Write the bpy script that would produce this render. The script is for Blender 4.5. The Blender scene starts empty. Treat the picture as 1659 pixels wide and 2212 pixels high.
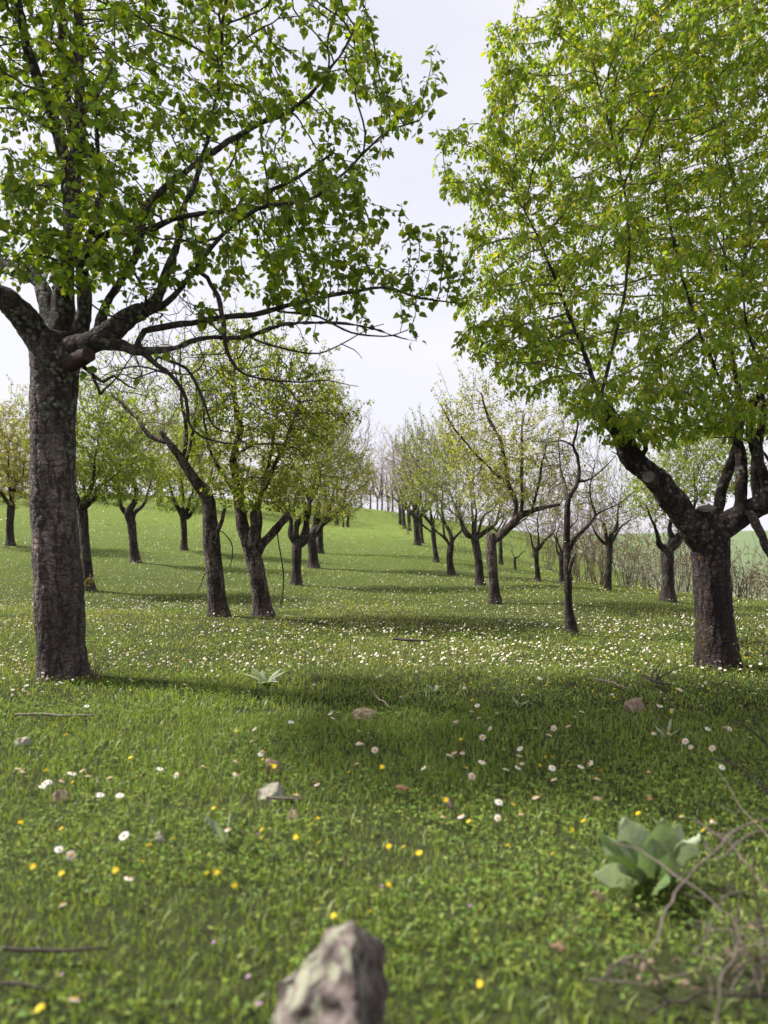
import bpy, math, random
import numpy as np
from mathutils import Vector, Matrix

scene = bpy.context.scene
COL = scene.collection
random.seed(7)
RNG = np.random.default_rng(7)

# ------------------------------------------------------------------ camera, sky, sun, exposure
F, CX, HY, CZ = 1650.0, 829.5, 1165.0, 0.95      # focal length in survey units, centre, horizon, eye height
cam_d = bpy.data.cameras.new('camera')
cam = bpy.data.objects.new('camera', cam_d)
COL.objects.link(cam)
scene.camera = cam
cam.location = (0, 0, CZ)
cam.rotation_euler = (math.radians(90), 0, 0)
cam_d.sensor_fit = 'VERTICAL'
cam_d.sensor_height = 36.0
cam_d.sensor_width = 27.0
cam_d.lens = F / 2212 * 36.0
cam_d.shift_y = 59 / 2212
cam_d.clip_start = 0.05
cam_d.clip_end = 3000
cam_d.dof.use_dof = True
cam_d.dof.focus_distance = 7.5
cam_d.dof.aperture_fstop = 2.1

SUN_EL = math.radians(47)
SUN_DIR = Vector((1.0, -0.36, 0)).normalized() * math.cos(SUN_EL)
SUN_DIR.z = -math.sin(SUN_EL)
world = bpy.data.worlds.new('World')
scene.world = world
world.use_nodes = True
wn, wl = world.node_tree.nodes, world.node_tree.links
wn.clear()
w_out = wn.new('ShaderNodeOutputWorld')
w_bg = wn.new('ShaderNodeBackground')
w_sky = wn.new('ShaderNodeTexSky')
w_sky.sky_type = 'NISHITA'
w_sky.sun_disc = False
w_sky.sun_elevation = SUN_EL
w_sky.sun_rotation = math.atan2(-SUN_DIR.x, -SUN_DIR.y)
w_sky.dust_density = 3.0
w_mul = wn.new('ShaderNodeVectorMath'); w_mul.operation = 'SCALE'; w_mul.inputs[3].default_value = 0.075
w_tc = wn.new('ShaderNodeTexCoord')
w_map = wn.new('ShaderNodeMapping'); w_map.inputs['Scale'].default_value = (1.2, 1.2, 3.0)
w_noise = wn.new('ShaderNodeTexNoise'); w_noise.inputs['Scale'].default_value = 2.2; w_noise.inputs['Detail'].default_value = 5
w_ramp = wn.new('ShaderNodeMapRange')
w_ramp.inputs[1].default_value = 0.3; w_ramp.inputs[2].default_value = 0.75
w_ramp.inputs[3].default_value = 0.74; w_ramp.inputs[4].default_value = 0.99
w_mix = wn.new('ShaderNodeMix'); w_mix.data_type = 'RGBA'
w_mix.inputs[7].default_value = (0.465, 0.456, 0.496, 1)        # thin white cloud veil
wl.new(w_sky.outputs[0], w_mul.inputs[0])
wl.new(w_tc.outputs['Generated'], w_map.inputs[0]); wl.new(w_map.outputs[0], w_noise.inputs[0])
wl.new(w_noise.outputs[0], w_ramp.inputs[0]); wl.new(w_ramp.outputs[0], w_mix.inputs[0])
wl.new(w_mul.outputs[0], w_mix.inputs[6]); wl.new(w_mix.outputs[2], w_bg.inputs[0])
w_bg.inputs[1].default_value = 1.0
wl.new(w_bg.outputs[0], w_out.inputs[0])

sun_d = bpy.data.lights.new('sun', 'SUN')
sun_d.energy = 4.7
sun_d.angle = math.radians(4.0)
sun_d.color = (1.0, 0.96, 0.89)
sun = bpy.data.objects.new('sun', sun_d)
COL.objects.link(sun)
sun.location = (-20, 5, 20)
sun.rotation_euler = SUN_DIR.to_track_quat('-Z', 'Y').to_euler()

scene.view_settings.view_transform = 'Standard'
scene.view_settings.look = 'None'
scene.view_settings.exposure = 1.12
scene.view_settings.gamma = 1.0
scene.view_settings.use_curve_mapping = False
scene.cycles.max_bounces = 6
scene.cycles.transparent_max_bounces = 4
scene.cycles.diffuse_bounces = 3

# ------------------------------------------------------------------ helpers
def P(px, py, Y):
    """survey reading (px, py) at distance Y -> metres"""
    return np.array(((px - CX) / F * Y, Y, CZ - (py - HY) / F * Y))

def proj(p):
    p = np.asarray(p)
    return CX + p[..., 0] / p[..., 1] * F, HY - (p[..., 2] - CZ) / p[..., 1] * F

def _hash(ix, iy, iz, s):
    h = (ix * 374761393 + iy * 668265263 + iz * 2147483647 + s * 1274126177) & 0xFFFFFFFF
    h = ((h ^ (h >> 13)) * 1274126177) & 0xFFFFFFFF
    h = ((h ^ (h >> 16)) * 2246822519) & 0xFFFFFFFF
    return ((h ^ (h >> 15)) & 0xFFFFFF) / float(0xFFFFFF)

def vnoise(p, scale=1.0, seed=0, octaves=1):
    """value noise in -1..1, p (N,3)"""
    p = np.asarray(p, float) * scale
    tot = np.zeros(len(p)); amp = 1.0; norm = 0
    for o in range(octaves):
        q = p * (2 ** o) + o * 17.3
        i = np.floor(q).astype(np.int64); f = q - i
        f = f * f * (3 - 2 * f)
        r = 0
        for dx in (0, 1):
            for dy in (0, 1):
                for dz in (0, 1):
                    w = (f[:, 0] if dx else 1 - f[:, 0]) * (f[:, 1] if dy else 1 - f[:, 1]) * (f[:, 2] if dz else 1 - f[:, 2])
                    r = r + w * _hash(i[:, 0] + dx, i[:, 1] + dy, i[:, 2] + dz, seed + o)
        tot += amp * (r * 2 - 1); norm += amp; amp *= 0.5
    return tot / norm

def unit(v):
    v = np.asarray(v, float)
    return v / np.maximum(np.linalg.norm(v, axis=-1, keepdims=True), 1e-9)

def mesh_np(name, verts, faces, mats=(), cols=None, smooth=True, mat_idx=None):
    """faces: list of integer arrays (M,k)"""
    me = bpy.data.meshes.new(name)
    verts = np.asarray(verts, np.float32)
    me.vertices.add(len(verts))
    me.vertices.foreach_set('co', verts.ravel())
    faces = [np.asarray(f, np.int32) for f in faces if len(f)]
    idx = np.concatenate([f.ravel() for f in faces])
    tot = np.concatenate([np.full(len(f), f.shape[1], np.int32) for f in faces])
    st = np.concatenate([[0], np.cumsum(tot)[:-1]]).astype(np.int32)
    me.loops.add(len(idx)); me.loops.foreach_set('vertex_index', idx)
    me.polygons.add(len(tot)); me.polygons.foreach_set('loop_start', st)
    me.polygons.foreach_set('use_smooth', np.full(len(tot), smooth))
    for m in mats: me.materials.append(m)
    if mat_idx is not None: me.polygons.foreach_set('material_index', np.asarray(mat_idx, np.int32))
    me.update(calc_edges=True)
    if cols is not None:
        c = np.ones((len(verts), 4), np.float32); c[:, :3] = cols
        at = me.color_attributes.new('Col', 'FLOAT_COLOR', 'POINT')
        at.data.foreach_set('color', c.ravel())
    return me

def link(name, me, parent=None, loc=None, **props):
    o = bpy.data.objects.new(name, me)
    COL.objects.link(o)
    if parent is not None: o.parent = parent
    if loc is not None: o.location = loc
    for k, v in props.items(): o[k] = v
    return o

def thing(name, loc, label, cat, group=None):
    o = link(name, None, None, loc, label=label, category=cat)
    o.empty_display_size = 0.1
    if group: o['group'] = group
    return o

class Acc:
    """collects vertices, faces and colours for one mesh"""
    def __init__(s): s.v = []; s.f = {}; s.c = []; s.n = 0
    def add(s, v, faces, c=None):
        v = np.asarray(v, float).reshape(-1, 3)
        s.v.append(v)
        s.c.append(np.broadcast_to(np.asarray(c if c is not None else (1, 1, 1), float), v.shape))
        for f in faces:
            f = np.asarray(f)
            if len(f): s.f.setdefault(f.shape[1], []).append(f + s.n)
        s.n += len(v)
    def mesh(s, name, mats, smooth=True, origin=(0, 0, 0)):
        return mesh_np(name, np.concatenate(s.v) - np.asarray(origin), [np.concatenate(a) for a in s.f.values()], mats, np.concatenate(s.c), smooth)

# ------------------------------------------------------------------ materials
def new_mat(name):
    m = bpy.data.materials.new(name); m.use_nodes = True
    n = m.node_tree.nodes; n.clear()
    return m, n, m.node_tree.links, n.new('ShaderNodeOutputMaterial')

def leaf_mat(name, trans=0.45, tint=(1.5, 1.35, 0.6), rough=0.45, spec=0.35):
    m, n, l, out = new_mat(name)
    at = n.new('ShaderNodeVertexColor'); at.layer_name = 'Col'
    mul = n.new('ShaderNodeMix'); mul.data_type = 'RGBA'; mul.blend_type = 'MULTIPLY'; mul.inputs[0].default_value = 1
    mul.inputs[7].default_value = (*tint, 1)
    l.new(at.outputs[0], mul.inputs[6])
    pr = n.new('ShaderNodeBsdfPrincipled')
    pr.inputs['Roughness'].default_value = rough
    pr.inputs['Specular IOR Level'].default_value = spec
    l.new(at.outputs[0], pr.inputs['Base Color'])
    tr = n.new('ShaderNodeBsdfTranslucent'); l.new(mul.outputs[2], tr.inputs[0])
    mx = n.new('ShaderNodeMixShader'); mx.inputs[0].default_value = trans
    l.new(pr.outputs[0], mx.inputs[1]); l.new(tr.outputs[0], mx.inputs[2]); l.new(mx.outputs[0], out.inputs[0])
    return m

def col_mat(name, rough=0.8, bump=0.0, bscale=60, spec=0.2):
    m, n, l, out = new_mat(name)
    at = n.new('ShaderNodeVertexColor'); at.layer_name = 'Col'
    pr = n.new('ShaderNodeBsdfPrincipled'); pr.inputs['Roughness'].default_value = rough
    pr.inputs['Specular IOR Level'].default_value = spec
    tc = n.new('ShaderNodeTexCoord')
    no = n.new('ShaderNodeTexNoise'); no.inputs['Scale'].default_value = bscale; no.inputs['Detail'].default_value = 4
    l.new(tc.outputs['Object'], no.inputs[0])
    mr = n.new('ShaderNodeMapRange'); mr.inputs[1].default_value = 0.3; mr.inputs[2].default_value = 0.7
    mr.inputs[3].default_value = 0.65; mr.inputs[4].default_value = 1.35
    l.new(no.outputs[0], mr.inputs[0])
    mu = n.new('ShaderNodeVectorMath'); mu.operation = 'SCALE'
    l.new(at.outputs[0], mu.inputs[0]); l.new(mr.outputs[0], mu.inputs[3])
    l.new(mu.outputs[0], pr.inputs['Base Color'])
    if bump:
        b = n.new('ShaderNodeBump'); b.inputs['Strength'].default_value = bump; b.inputs['Distance'].default_value = 0.01
        l.new(no.outputs[0], b.inputs['Height']); l.new(b.outputs[0], pr.inputs['Normal'])
    l.new(pr.outputs[0], out.inputs[0])
    return m

def bark_mat(name, dark, light, lichen=(0.22, 0.25, 0.19), lichen_amt=0.5, vor=30.0, disp=0.012, zl=None, smoothpatch=0.0):
    """furrowed bark: stretched cracked plates, pale smooth patches with a painted sunlit side, horizontal scars, lichen discs, rusty flecks"""
    m, n, l, out = new_mat(name)
    N = n.new
    tc = N('ShaderNodeTexCoord')
    nz = N('ShaderNodeTexNoise'); nz.inputs['Scale'].default_value = 7; nz.inputs['Detail'].default_value = 4
    l.new(tc.outputs['Object'], nz.inputs[0])
    mixv = N('ShaderNodeVectorMath'); mixv.operation = 'MULTIPLY_ADD'
    mixv.inputs[1].default_value = (0.07, 0.07, 0.07)
    l.new(nz.outputs[1], mixv.inputs[0]); nz.inputs['Roughness'].default_value = .7; l.new(tc.outputs['Object'], mixv.inputs[2])
    mp = N('ShaderNodeMapping'); mp.inputs['Scale'].default_value = (1, 1, 0.42); l.new(mixv.outputs[0], mp.inputs[0])
    vo = N('ShaderNodeTexVoronoi'); vo.feature = 'DISTANCE_TO_EDGE'; vo.inputs['Scale'].default_value = vor
    l.new(mp.outputs[0], vo.inputs['Vector'])
    mp2 = N('ShaderNodeMapping'); mp2.inputs['Scale'].default_value = (1, 1, 1.6); l.new(mixv.outputs[0], mp2.inputs[0])
    vo2 = N('ShaderNodeTexVoronoi'); vo2.feature = 'DISTANCE_TO_EDGE'; vo2.inputs['Scale'].default_value = vor * 1.5
    l.new(mp2.outputs[0], vo2.inputs['Vector'])
    def mrange(src, a, b, c, d):
        r = N('ShaderNodeMapRange'); r.inputs[1].default_value = a; r.inputs[2].default_value = b
        r.inputs[3].default_value = c; r.inputs[4].default_value = d
        l.new(src, r.inputs[0]); return r.outputs[0]
    def math_(op, a, b):
        x = N('ShaderNodeMath'); x.operation = op
        for i, q in enumerate((a, b)):
            if isinstance(q, (int, float)): x.inputs[i].default_value = q
            else: l.new(q, x.inputs[i])
        return x.outputs[0]
    crack = mrange(vo.outputs['Distance'], 0.0, 0.16, .15, 1)
    crack2 = mrange(vo2.outputs['Distance'], 0.0, 0.07, 0.45, 1)
    fine = N('ShaderNodeTexNoise'); fine.inputs['Scale'].default_value = 45; fine.inputs['Detail'].default_value = 6
    fine.inputs['Roughness'].default_value = 0.65
    mp3 = N('ShaderNodeMapping'); mp3.inputs['Scale'].default_value = (1, 1, 2.2)
    l.new(tc.outputs['Object'], mp3.inputs[0]); l.new(mp3.outputs[0], fine.inputs[0])
    big = N('ShaderNodeTexNoise'); big.inputs['Scale'].default_value = 3.2; big.inputs['Detail'].default_value = 3
    l.new(tc.outputs['Object'], big.inputs[0])
    def ridge(sc, zs, a, lo):
        q = N('ShaderNodeMapping'); q.inputs['Scale'].default_value = (1, 1, zs); l.new(mixv.outputs[0], q.inputs[0])
        t_ = N('ShaderNodeTexNoise'); t_.inputs['Scale'].default_value = sc; t_.inputs['Detail'].default_value = 3; l.new(q.outputs[0], t_.inputs[0])
        return mrange(math_('ABSOLUTE', math_('SUBTRACT', t_.outputs[0], .5), 0), 0, a, lo, 1)
    fur = math_('MULTIPLY', ridge(vor * .42, .17, .085, 0.0), ridge(vor * .24, 3.4, .05, .3))
    crack = math_('MULTIPLY', mrange(crack, 0, 1, .45, 1), fur)
    h = math_('ADD', math_('MULTIPLY', math_('MULTIPLY', crack, crack2), 0.7), math_('MULTIPLY', fine.outputs[0], 0.45))
    tone = math_('MULTIPLY', math_('MULTIPLY', crack, crack2), mrange(fine.outputs[0], 0.36, 0.68, 0.25, 1))
    tone = math_('MULTIPLY', tone, mrange(big.outputs[0], 0.35, 0.62, 0.45, 1.2))
    c1 = N('ShaderNodeMix'); c1.data_type = 'RGBA'
    c1.inputs[6].default_value = (*dark, 1); c1.inputs[7].default_value = (*light, 1)
    l.new(tone, c1.inputs[0])
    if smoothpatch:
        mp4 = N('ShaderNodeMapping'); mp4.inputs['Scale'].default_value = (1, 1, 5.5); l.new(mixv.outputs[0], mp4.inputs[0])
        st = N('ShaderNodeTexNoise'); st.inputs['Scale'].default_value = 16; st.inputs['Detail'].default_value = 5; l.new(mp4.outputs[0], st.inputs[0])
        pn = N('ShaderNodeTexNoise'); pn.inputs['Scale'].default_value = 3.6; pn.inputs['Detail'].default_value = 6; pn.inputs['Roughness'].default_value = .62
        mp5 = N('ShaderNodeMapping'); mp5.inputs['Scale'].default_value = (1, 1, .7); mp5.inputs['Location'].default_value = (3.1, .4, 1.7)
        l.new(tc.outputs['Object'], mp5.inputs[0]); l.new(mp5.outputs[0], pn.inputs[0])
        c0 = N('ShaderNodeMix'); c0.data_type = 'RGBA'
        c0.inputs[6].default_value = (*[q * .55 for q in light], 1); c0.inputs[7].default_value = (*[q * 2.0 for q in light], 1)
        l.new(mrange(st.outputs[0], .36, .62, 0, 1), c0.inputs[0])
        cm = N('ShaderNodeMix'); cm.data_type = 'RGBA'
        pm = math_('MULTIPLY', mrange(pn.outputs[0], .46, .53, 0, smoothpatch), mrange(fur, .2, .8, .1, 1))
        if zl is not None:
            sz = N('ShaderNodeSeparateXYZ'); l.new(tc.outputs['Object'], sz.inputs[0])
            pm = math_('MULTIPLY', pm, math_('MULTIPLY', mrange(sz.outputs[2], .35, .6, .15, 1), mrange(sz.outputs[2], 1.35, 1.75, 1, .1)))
            pm = math_('MULTIPLY', pm, mrange(sz.outputs[0], -.10, .06, 1, .25))  # pale smooth bark held to the left, painting sunlight into the trunk colour
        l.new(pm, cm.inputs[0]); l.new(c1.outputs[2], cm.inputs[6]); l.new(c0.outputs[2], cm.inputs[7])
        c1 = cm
    # lichen discs
    li = N('ShaderNodeTexVoronoi'); li.inputs['Scale'].default_value = 26; l.new(mixv.outputs[0], li.inputs['Vector'])
    lin = N('ShaderNodeTexNoise'); lin.inputs['Scale'].default_value = 6; lin.inputs['Detail'].default_value = 5
    l.new(tc.outputs['Object'], lin.inputs[0])
    lm = math_('MULTIPLY', mrange(li.outputs['Distance'], 0.28, 0.5, 1, 0), mrange(lin.outputs[0], 0.52 - 0.12 * lichen_amt, 0.62 - 0.1 * lichen_amt, 0, 1))
    lm = math_('MULTIPLY', lm, mrange(fine.outputs[0], 0.4, 0.6, 0.2, 1))
    if zl is not None:
        sep = N('ShaderNodeSeparateXYZ'); l.new(tc.outputs['Object'], sep.inputs[0])
        lm = math_('MULTIPLY', lm, mrange(sep.outputs[2], zl[0], zl[1], zl[2], 1))
    lm = math_('MULTIPLY', lm, lichen_amt)
    c2 = N('ShaderNodeMix'); c2.data_type = 'RGBA'; c2.inputs[7].default_value = (*lichen, 1)
    l.new(lm, c2.inputs[0]); l.new(c1.outputs[2], c2.inputs[6])
    # orange lichen flecks
    on = N('ShaderNodeTexNoise'); on.inputs['Scale'].default_value = 9; on.inputs['Detail'].default_value = 2
    l.new(mixv.outputs[0], on.inputs[0])
    om = math_('MULTIPLY', mrange(on.outputs[0], 0.735, 0.77, 0, 1), 0.55)
    c3 = N('ShaderNodeMix'); c3.data_type = 'RGBA'; c3.inputs[7].default_value = (0.34, 0.15, 0.03, 1)
    l.new(om, c3.inputs[0]); l.new(c2.outputs[2], c3.inputs[6])
    pr = N('ShaderNodeBsdfPrincipled'); pr.inputs['Roughness'].default_value = 0.85
    pr.inputs['Specular IOR Level'].default_value = 0.25
    l.new(c3.outputs[2], pr.inputs['Base Color'])
    l.new(pr.outputs[0], out.inputs[0])
    d = N('ShaderNodeDisplacement'); d.inputs['Scale'].default_value = disp; d.inputs['Midlevel'].default_value = 0.6
    l.new(h, d.inputs['Height']); l.new(d.outputs[0], out.inputs['Displacement'])
    m.displacement_method = 'BOTH'
    return m

M = {}
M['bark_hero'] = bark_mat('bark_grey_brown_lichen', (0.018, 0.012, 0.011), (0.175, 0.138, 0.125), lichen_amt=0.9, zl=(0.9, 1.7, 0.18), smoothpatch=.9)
M['bark_right'] = bark_mat('bark_dark_plated', (0.010, 0.0065, 0.006), (0.105, 0.075, 0.066), lichen=(0.30, 0.30, 0.28), lichen_amt=0.6, vor=34, zl=(0.6, 1.1, 0.15))
M['bark_mid'] = bark_mat('bark_brown', (0.012, 0.008, 0.007), (0.145, 0.108, 0.094), lichen=(0.25, 0.27, 0.22), lichen_amt=0.5, vor=30, disp=0.01, smoothpatch=.5)
M['bark_far'] = bark_mat('bark_far_brown', (0.014, 0.010, 0.009), (0.105, 0.083, 0.072), lichen_amt=0.4, vor=24, disp=0.01)
M['twig'] = col_mat('twig_bark', 0.8, 0.3, 80)
M['leaf'] = leaf_mat('pear_leaf', 0.5)
M['leaf_young'] = leaf_mat('young_leaf', 0.5)
M['grass'] = leaf_mat('grass_blade', 0.30, tint=(1.25, 1.3, 0.6), rough=0.42, spec=0.5)
M['herb'] = leaf_mat('herb_leaf', 0.3, tint=(1.3, 1.25, 0.6), rough=0.6, spec=0.2)
M['felt'] = leaf_mat('felted_leaf', 0.22, tint=(1.1, 1.25, 0.7), rough=0.9, spec=0.1)
M['petal'] = leaf_mat('petal', 0.3, tint=(1.05, 1.05, 1.0), rough=0.6, spec=0.2)
M['dry'] = leaf_mat('dry_leaf', 0.15, tint=(1.1, 1.0, 0.8), rough=0.8, spec=0.2)

def rock_mat(name, base, dark, lich, amt, sc=1.0, side=False):
    m, n, l, out = new_mat(name); N = n.new
    tc = N('ShaderNodeTexCoord')
    a = N('ShaderNodeTexNoise'); a.inputs['Scale'].default_value = 14 * sc; a.inputs['Detail'].default_value = 8; a.inputs['Roughness'].default_value = .65
    b = N('ShaderNodeTexNoise'); b.inputs['Scale'].default_value = 11 * sc; b.inputs['Detail'].default_value = 3; b.inputs['Distortion'].default_value = 0.8
    v = N('ShaderNodeTexVoronoi'); v.inputs['Scale'].default_value = 16 * sc
    for t in (a, b, v): l.new(tc.outputs['Object'], t.inputs['Vector'])
    r1 = N('ShaderNodeValToRGB'); r1.color_ramp.elements[0].position = .40; r1.color_ramp.elements[1].position = .58
    r1.color_ramp.elements[0].color = (*dark, 1); r1.color_ramp.elements[1].color = (*base, 1)
    l.new(a.outputs[0], r1.inputs[0])
    r2 = N('ShaderNodeMapRange'); r2.inputs[1].default_value = .56 - amt * .05; r2.inputs[2].default_value = .62 - amt * .05
    l.new(b.outputs[0], r2.inputs[0])
    r3 = N('ShaderNodeMapRange'); r3.inputs[1].default_value = .28; r3.inputs[2].default_value = .40; r3.inputs[3].default_value = 1; r3.inputs[4].default_value = 0
    l.new(v.outputs['Distance'], r3.inputs[0])
    mx = N('ShaderNodeMath'); mx.operation = 'MAXIMUM'
    m2 = N('ShaderNodeMath'); m2.operation = 'MULTIPLY'; m2.inputs[1].default_value = .7; l.new(r3.outputs[0], m2.inputs[0])
    l.new(r2.outputs[0], mx.inputs[0]); l.new(m2.outputs[0], mx.inputs[1])
    m3 = N('ShaderNodeMath'); m3.operation = 'MULTIPLY'; m3.inputs[1].default_value = amt; l.new(mx.outputs[0], m3.inputs[0])
    c = N('ShaderNodeMix'); c.data_type = 'RGBA'; c.inputs[7].default_value = (*lich, 1)
    if side:        # lichen keeps to one side of this stone
        sx = N('ShaderNodeSeparateXYZ'); l.new(tc.outputs['Object'], sx.inputs[0])
        rs = N('ShaderNodeMapRange'); rs.inputs[1].default_value = .035; rs.inputs[2].default_value = .06; rs.inputs[3].default_value = 1; rs.inputs[4].default_value = .05
        l.new(sx.outputs[0], rs.inputs[0])
        m4 = N('ShaderNodeMath'); m4.operation = 'MULTIPLY'; l.new(m3.outputs[0], m4.inputs[0]); l.new(rs.outputs[0], m4.inputs[1]); m3 = m4
    l.new(m3.outputs[0], c.inputs[0]); l.new(r1.outputs[0], c.inputs[6])
    pr = N('ShaderNodeBsdfPrincipled'); pr.inputs['Roughness'].default_value = .9; pr.inputs['Specular IOR Level'].default_value = .2
    bp = N('ShaderNodeBump'); bp.inputs['Strength'].default_value = .7; bp.inputs['Distance'].default_value = .008
    l.new(a.outputs[0], bp.inputs['Height']); l.new(bp.outputs[0], pr.inputs['Normal'])
    l.new(c.outputs[2], pr.inputs['Base Color']); l.new(pr.outputs[0], out.inputs[0])
    return m
M['rock'] = rock_mat('lichen_rock', (0.155, 0.125, 0.115), (0.042, 0.032, 0.030), (0.26, 0.275, 0.19), 0.72, 1.5, side=True)
M['stone_brown'] = rock_mat('brown_stone', (0.28, 0.21, 0.15), (0.14, 0.10, 0.07), (0.28, 0.24, 0.17), 0.4, 2)
M['stone_grey'] = rock_mat('grey_stone', (0.30, 0.29, 0.24), (0.16, 0.14, 0.11), (0.36, 0.36, 0.28), 0.5, 2)

# ------------------------------------------------------------------ terrain
TC = [(-4, -4, 0), (4, -4, 0), (0, 0, 0), (-4, 2, 0.05), (4, 2, -.05), (0, 3, 0), (0, 6, 0), (-8, 6, .15), (8, 6, -.15), (-14, 8, .5),
      (-10, 14, .3), (-20, 20, 1.2), (-30, 10, 1.4), (-40, 40, 4), (-60, -5, 2), (25, 12, -2.5), (14, 8, -.6), (12, 22, -1.9), (10, 30, -1.2), (15, 32, -3.4),
      (30, 40, -7), (35, 15, -4.5), (60, 10, -7), (20, 50, -3.5), (50, 110, -4.5), (30, 75, -7), (55, 70, -8), (85, 180, 3.0), (120, 170, 3.0), (90, 110, -3), (50, 190, 2.2),
      (160, 60, -6), (0, 80, 3.0), (-30, 80, 4.5), (15, 70, 1.0), (0, 130, 2.0), (-60, 120, 5), (20, 140, -1.0), (20, 220, 1.5), (100, 260, 0), (-80, 220, 4), (-130, 60, 5), (200, 200, 2)]
for px, py, Y in [(140, 1470, 5.1), (1550, 1443, 5.6), (475, 1338, 9.1), (568, 1333, 9.2), (1237, 1371, 7.6), (1071, 1308, 11.0),
                  (1038, 1267, 15.2), (974, 1241, 18.5), (942, 1214, 22.5), (902, 1177, 29), (640, 1265, 15.2), (677, 1228, 20), (690, 1197, 25),
                  (193, 1281, 13.4), (293, 1214, 19), (398, 1190, 23), (22, 1181, 22), (1443, 1300, 11.6), (1313, 1275, 14.2),
                  (1162, 1249, 17.5), (1082, 1219, 24), (1214, 1260, 16.5), (830, 1105, 56), (740, 1140, 42), (200, 1064, 52), (345, 1084, 42), (40, 1062, 52), (450, 1080, 50),
                  (1000, 1150, 44), (1420, 1272, 15.5), (1659, 1300, 12.4), (1130, 1165, 38)]:
    TC.append(tuple(P(px, py, Y)))
TC = np.array(TC, float)
def _ker(d2): return np.sqrt(d2 + 9.0)
def _fit():
    d2 = ((TC[:, None, :2] - TC[None, :, :2]) ** 2).sum(-1)
    n = len(TC)
    A = np.zeros((n + 3, n + 3))
    A[:n, :n] = _ker(d2) - np.eye(n) * 0.35
    A[:n, n] = 1; A[:n, n + 1:] = TC[:, :2]; A[n:, :n] = A[:n, n:].T
    b = np.zeros(n + 3); b[:n] = TC[:, 2]
    return np.linalg.solve(A, b)
_W = _fit()
def gz(X, Y):
    X = np.asarray(X, float); Y = np.asarray(Y, float)
    sh = X.shape; X = X.ravel(); Y = Y.ravel()
    out = np.empty(len(X)); n = len(TC)
    for s in range(0, len(X), 100000):
        x, y = X[s:s + 100000], Y[s:s + 100000]
        d2 = (x[:, None] - TC[None, :, 0]) ** 2 + (y[:, None] - TC[None, :, 1]) ** 2
        out[s:s + 100000] = _ker(d2) @ _W[:n] + _W[n] + _W[n + 1] * x + _W[n + 2] * y
    p = np.stack([X, Y, np.zeros_like(X)], 1)
    out += 0.018 * vnoise(p, 1.6, 3, 2) + 0.05 * vnoise(p, .35, 5) * np.clip(Y / 10, 0, 1)
    return out.reshape(sh)
def gz1(x, y): return float(gz(np.array([x]), np.array([y]))[0])
_YS = np.concatenate([np.arange(.6, 12, .02), np.arange(12, 80, .1)])
def on_ground(px, py, h=0.0):
    """where the sight line of a reading meets the ground (or h above it)"""
    zr = CZ - (py - HY) / F * _YS
    g = gz((px - CX) / F * _YS, _YS) + h
    k = np.argmax(zr <= g)
    Y = _YS[k]
    x = (px - CX) / F * Y
    return np.array((x, Y, gz1(x, Y)))

def patch(X, Y, s, seed, o=2):
    return vnoise(np.stack([X, Y, np.zeros_like(X)], 1), s, seed, o)

def build_ground():
    def axis(lo, hi, near, step, grow):
        a = [0.0]
        st = step
        while a[-1] < hi:
            if a[-1] > near: st *= grow
            a.append(a[-1] + st)
        b = [0.0]; st = step
        while b[-1] > lo:
            if b[-1] < -near: st *= grow
            b.append(b[-1] - st)
        return np.array(b[::-1][:-1] + a)
    xs = axis(-220, 300, 8, .18, 1.10)
    ys = axis(-12, 420, 13, .18, 1.07)
    X, Y = np.meshgrid(xs, ys)
    Z = gz(X, Y)
    v = np.stack([X.ravel(), Y.ravel(), Z.ravel()], 1)
    nx, ny = len(xs), len(ys)
    i = np.arange(nx * ny).reshape(ny, nx)
    f = np.stack([i[:-1, :-1].ravel(), i[:-1, 1:].ravel(), i[1:, 1:].ravel(), i[1:, :-1].ravel()], 1)
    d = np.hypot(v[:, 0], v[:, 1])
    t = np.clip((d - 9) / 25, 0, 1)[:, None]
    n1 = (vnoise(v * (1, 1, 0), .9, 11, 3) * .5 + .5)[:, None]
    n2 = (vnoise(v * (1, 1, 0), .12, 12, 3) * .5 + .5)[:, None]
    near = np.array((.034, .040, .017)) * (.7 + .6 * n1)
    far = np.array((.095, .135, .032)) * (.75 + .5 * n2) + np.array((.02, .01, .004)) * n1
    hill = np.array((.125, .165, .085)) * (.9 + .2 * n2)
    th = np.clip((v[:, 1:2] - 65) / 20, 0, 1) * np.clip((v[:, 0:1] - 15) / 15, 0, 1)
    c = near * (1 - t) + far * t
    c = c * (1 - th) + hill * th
    return mesh_np('ground', v, [f], [M['ground']], c)

def ground_mat():
    m, n, l, out = new_mat('meadow_soil'); N = n.new
    at = N('ShaderNodeVertexColor'); at.layer_name = 'Col'
    tc = N('ShaderNodeTexCoord')
    no = N('ShaderNodeTexNoise'); no.inputs['Scale'].default_value = 14; no.inputs['Detail'].default_value = 7; no.inputs['Roughness'].default_value = .7
    l.new(tc.outputs['Object'], no.inputs[0])
    mr = N('ShaderNodeMapRange'); mr.inputs[1].default_value = .3; mr.inputs[2].default_value = .7; mr.inputs[3].default_value = .55; mr.inputs[4].default_value = 1.45
    l.new(no.outputs[0], mr.inputs[0])
    mu = N('ShaderNodeVectorMath'); mu.operation = 'SCALE'; l.new(at.outputs[0], mu.inputs[0]); l.new(mr.outputs[0], mu.inputs[3])
    pr = N('ShaderNodeBsdfPrincipled'); pr.inputs['Roughness'].default_value = 1; pr.inputs['Specular IOR Level'].default_value = .05
    bp = N('ShaderNodeBump'); bp.inputs['Strength'].default_value = .8; bp.inputs['Distance'].default_value = .03
    l.new(no.outputs[0], bp.inputs['Height']); l.new(bp.outputs[0], pr.inputs['Normal'])
    l.new(mu.outputs[0], pr.inputs['Base Color']); l.new(pr.outputs[0], out.inputs[0])
    return m
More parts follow.
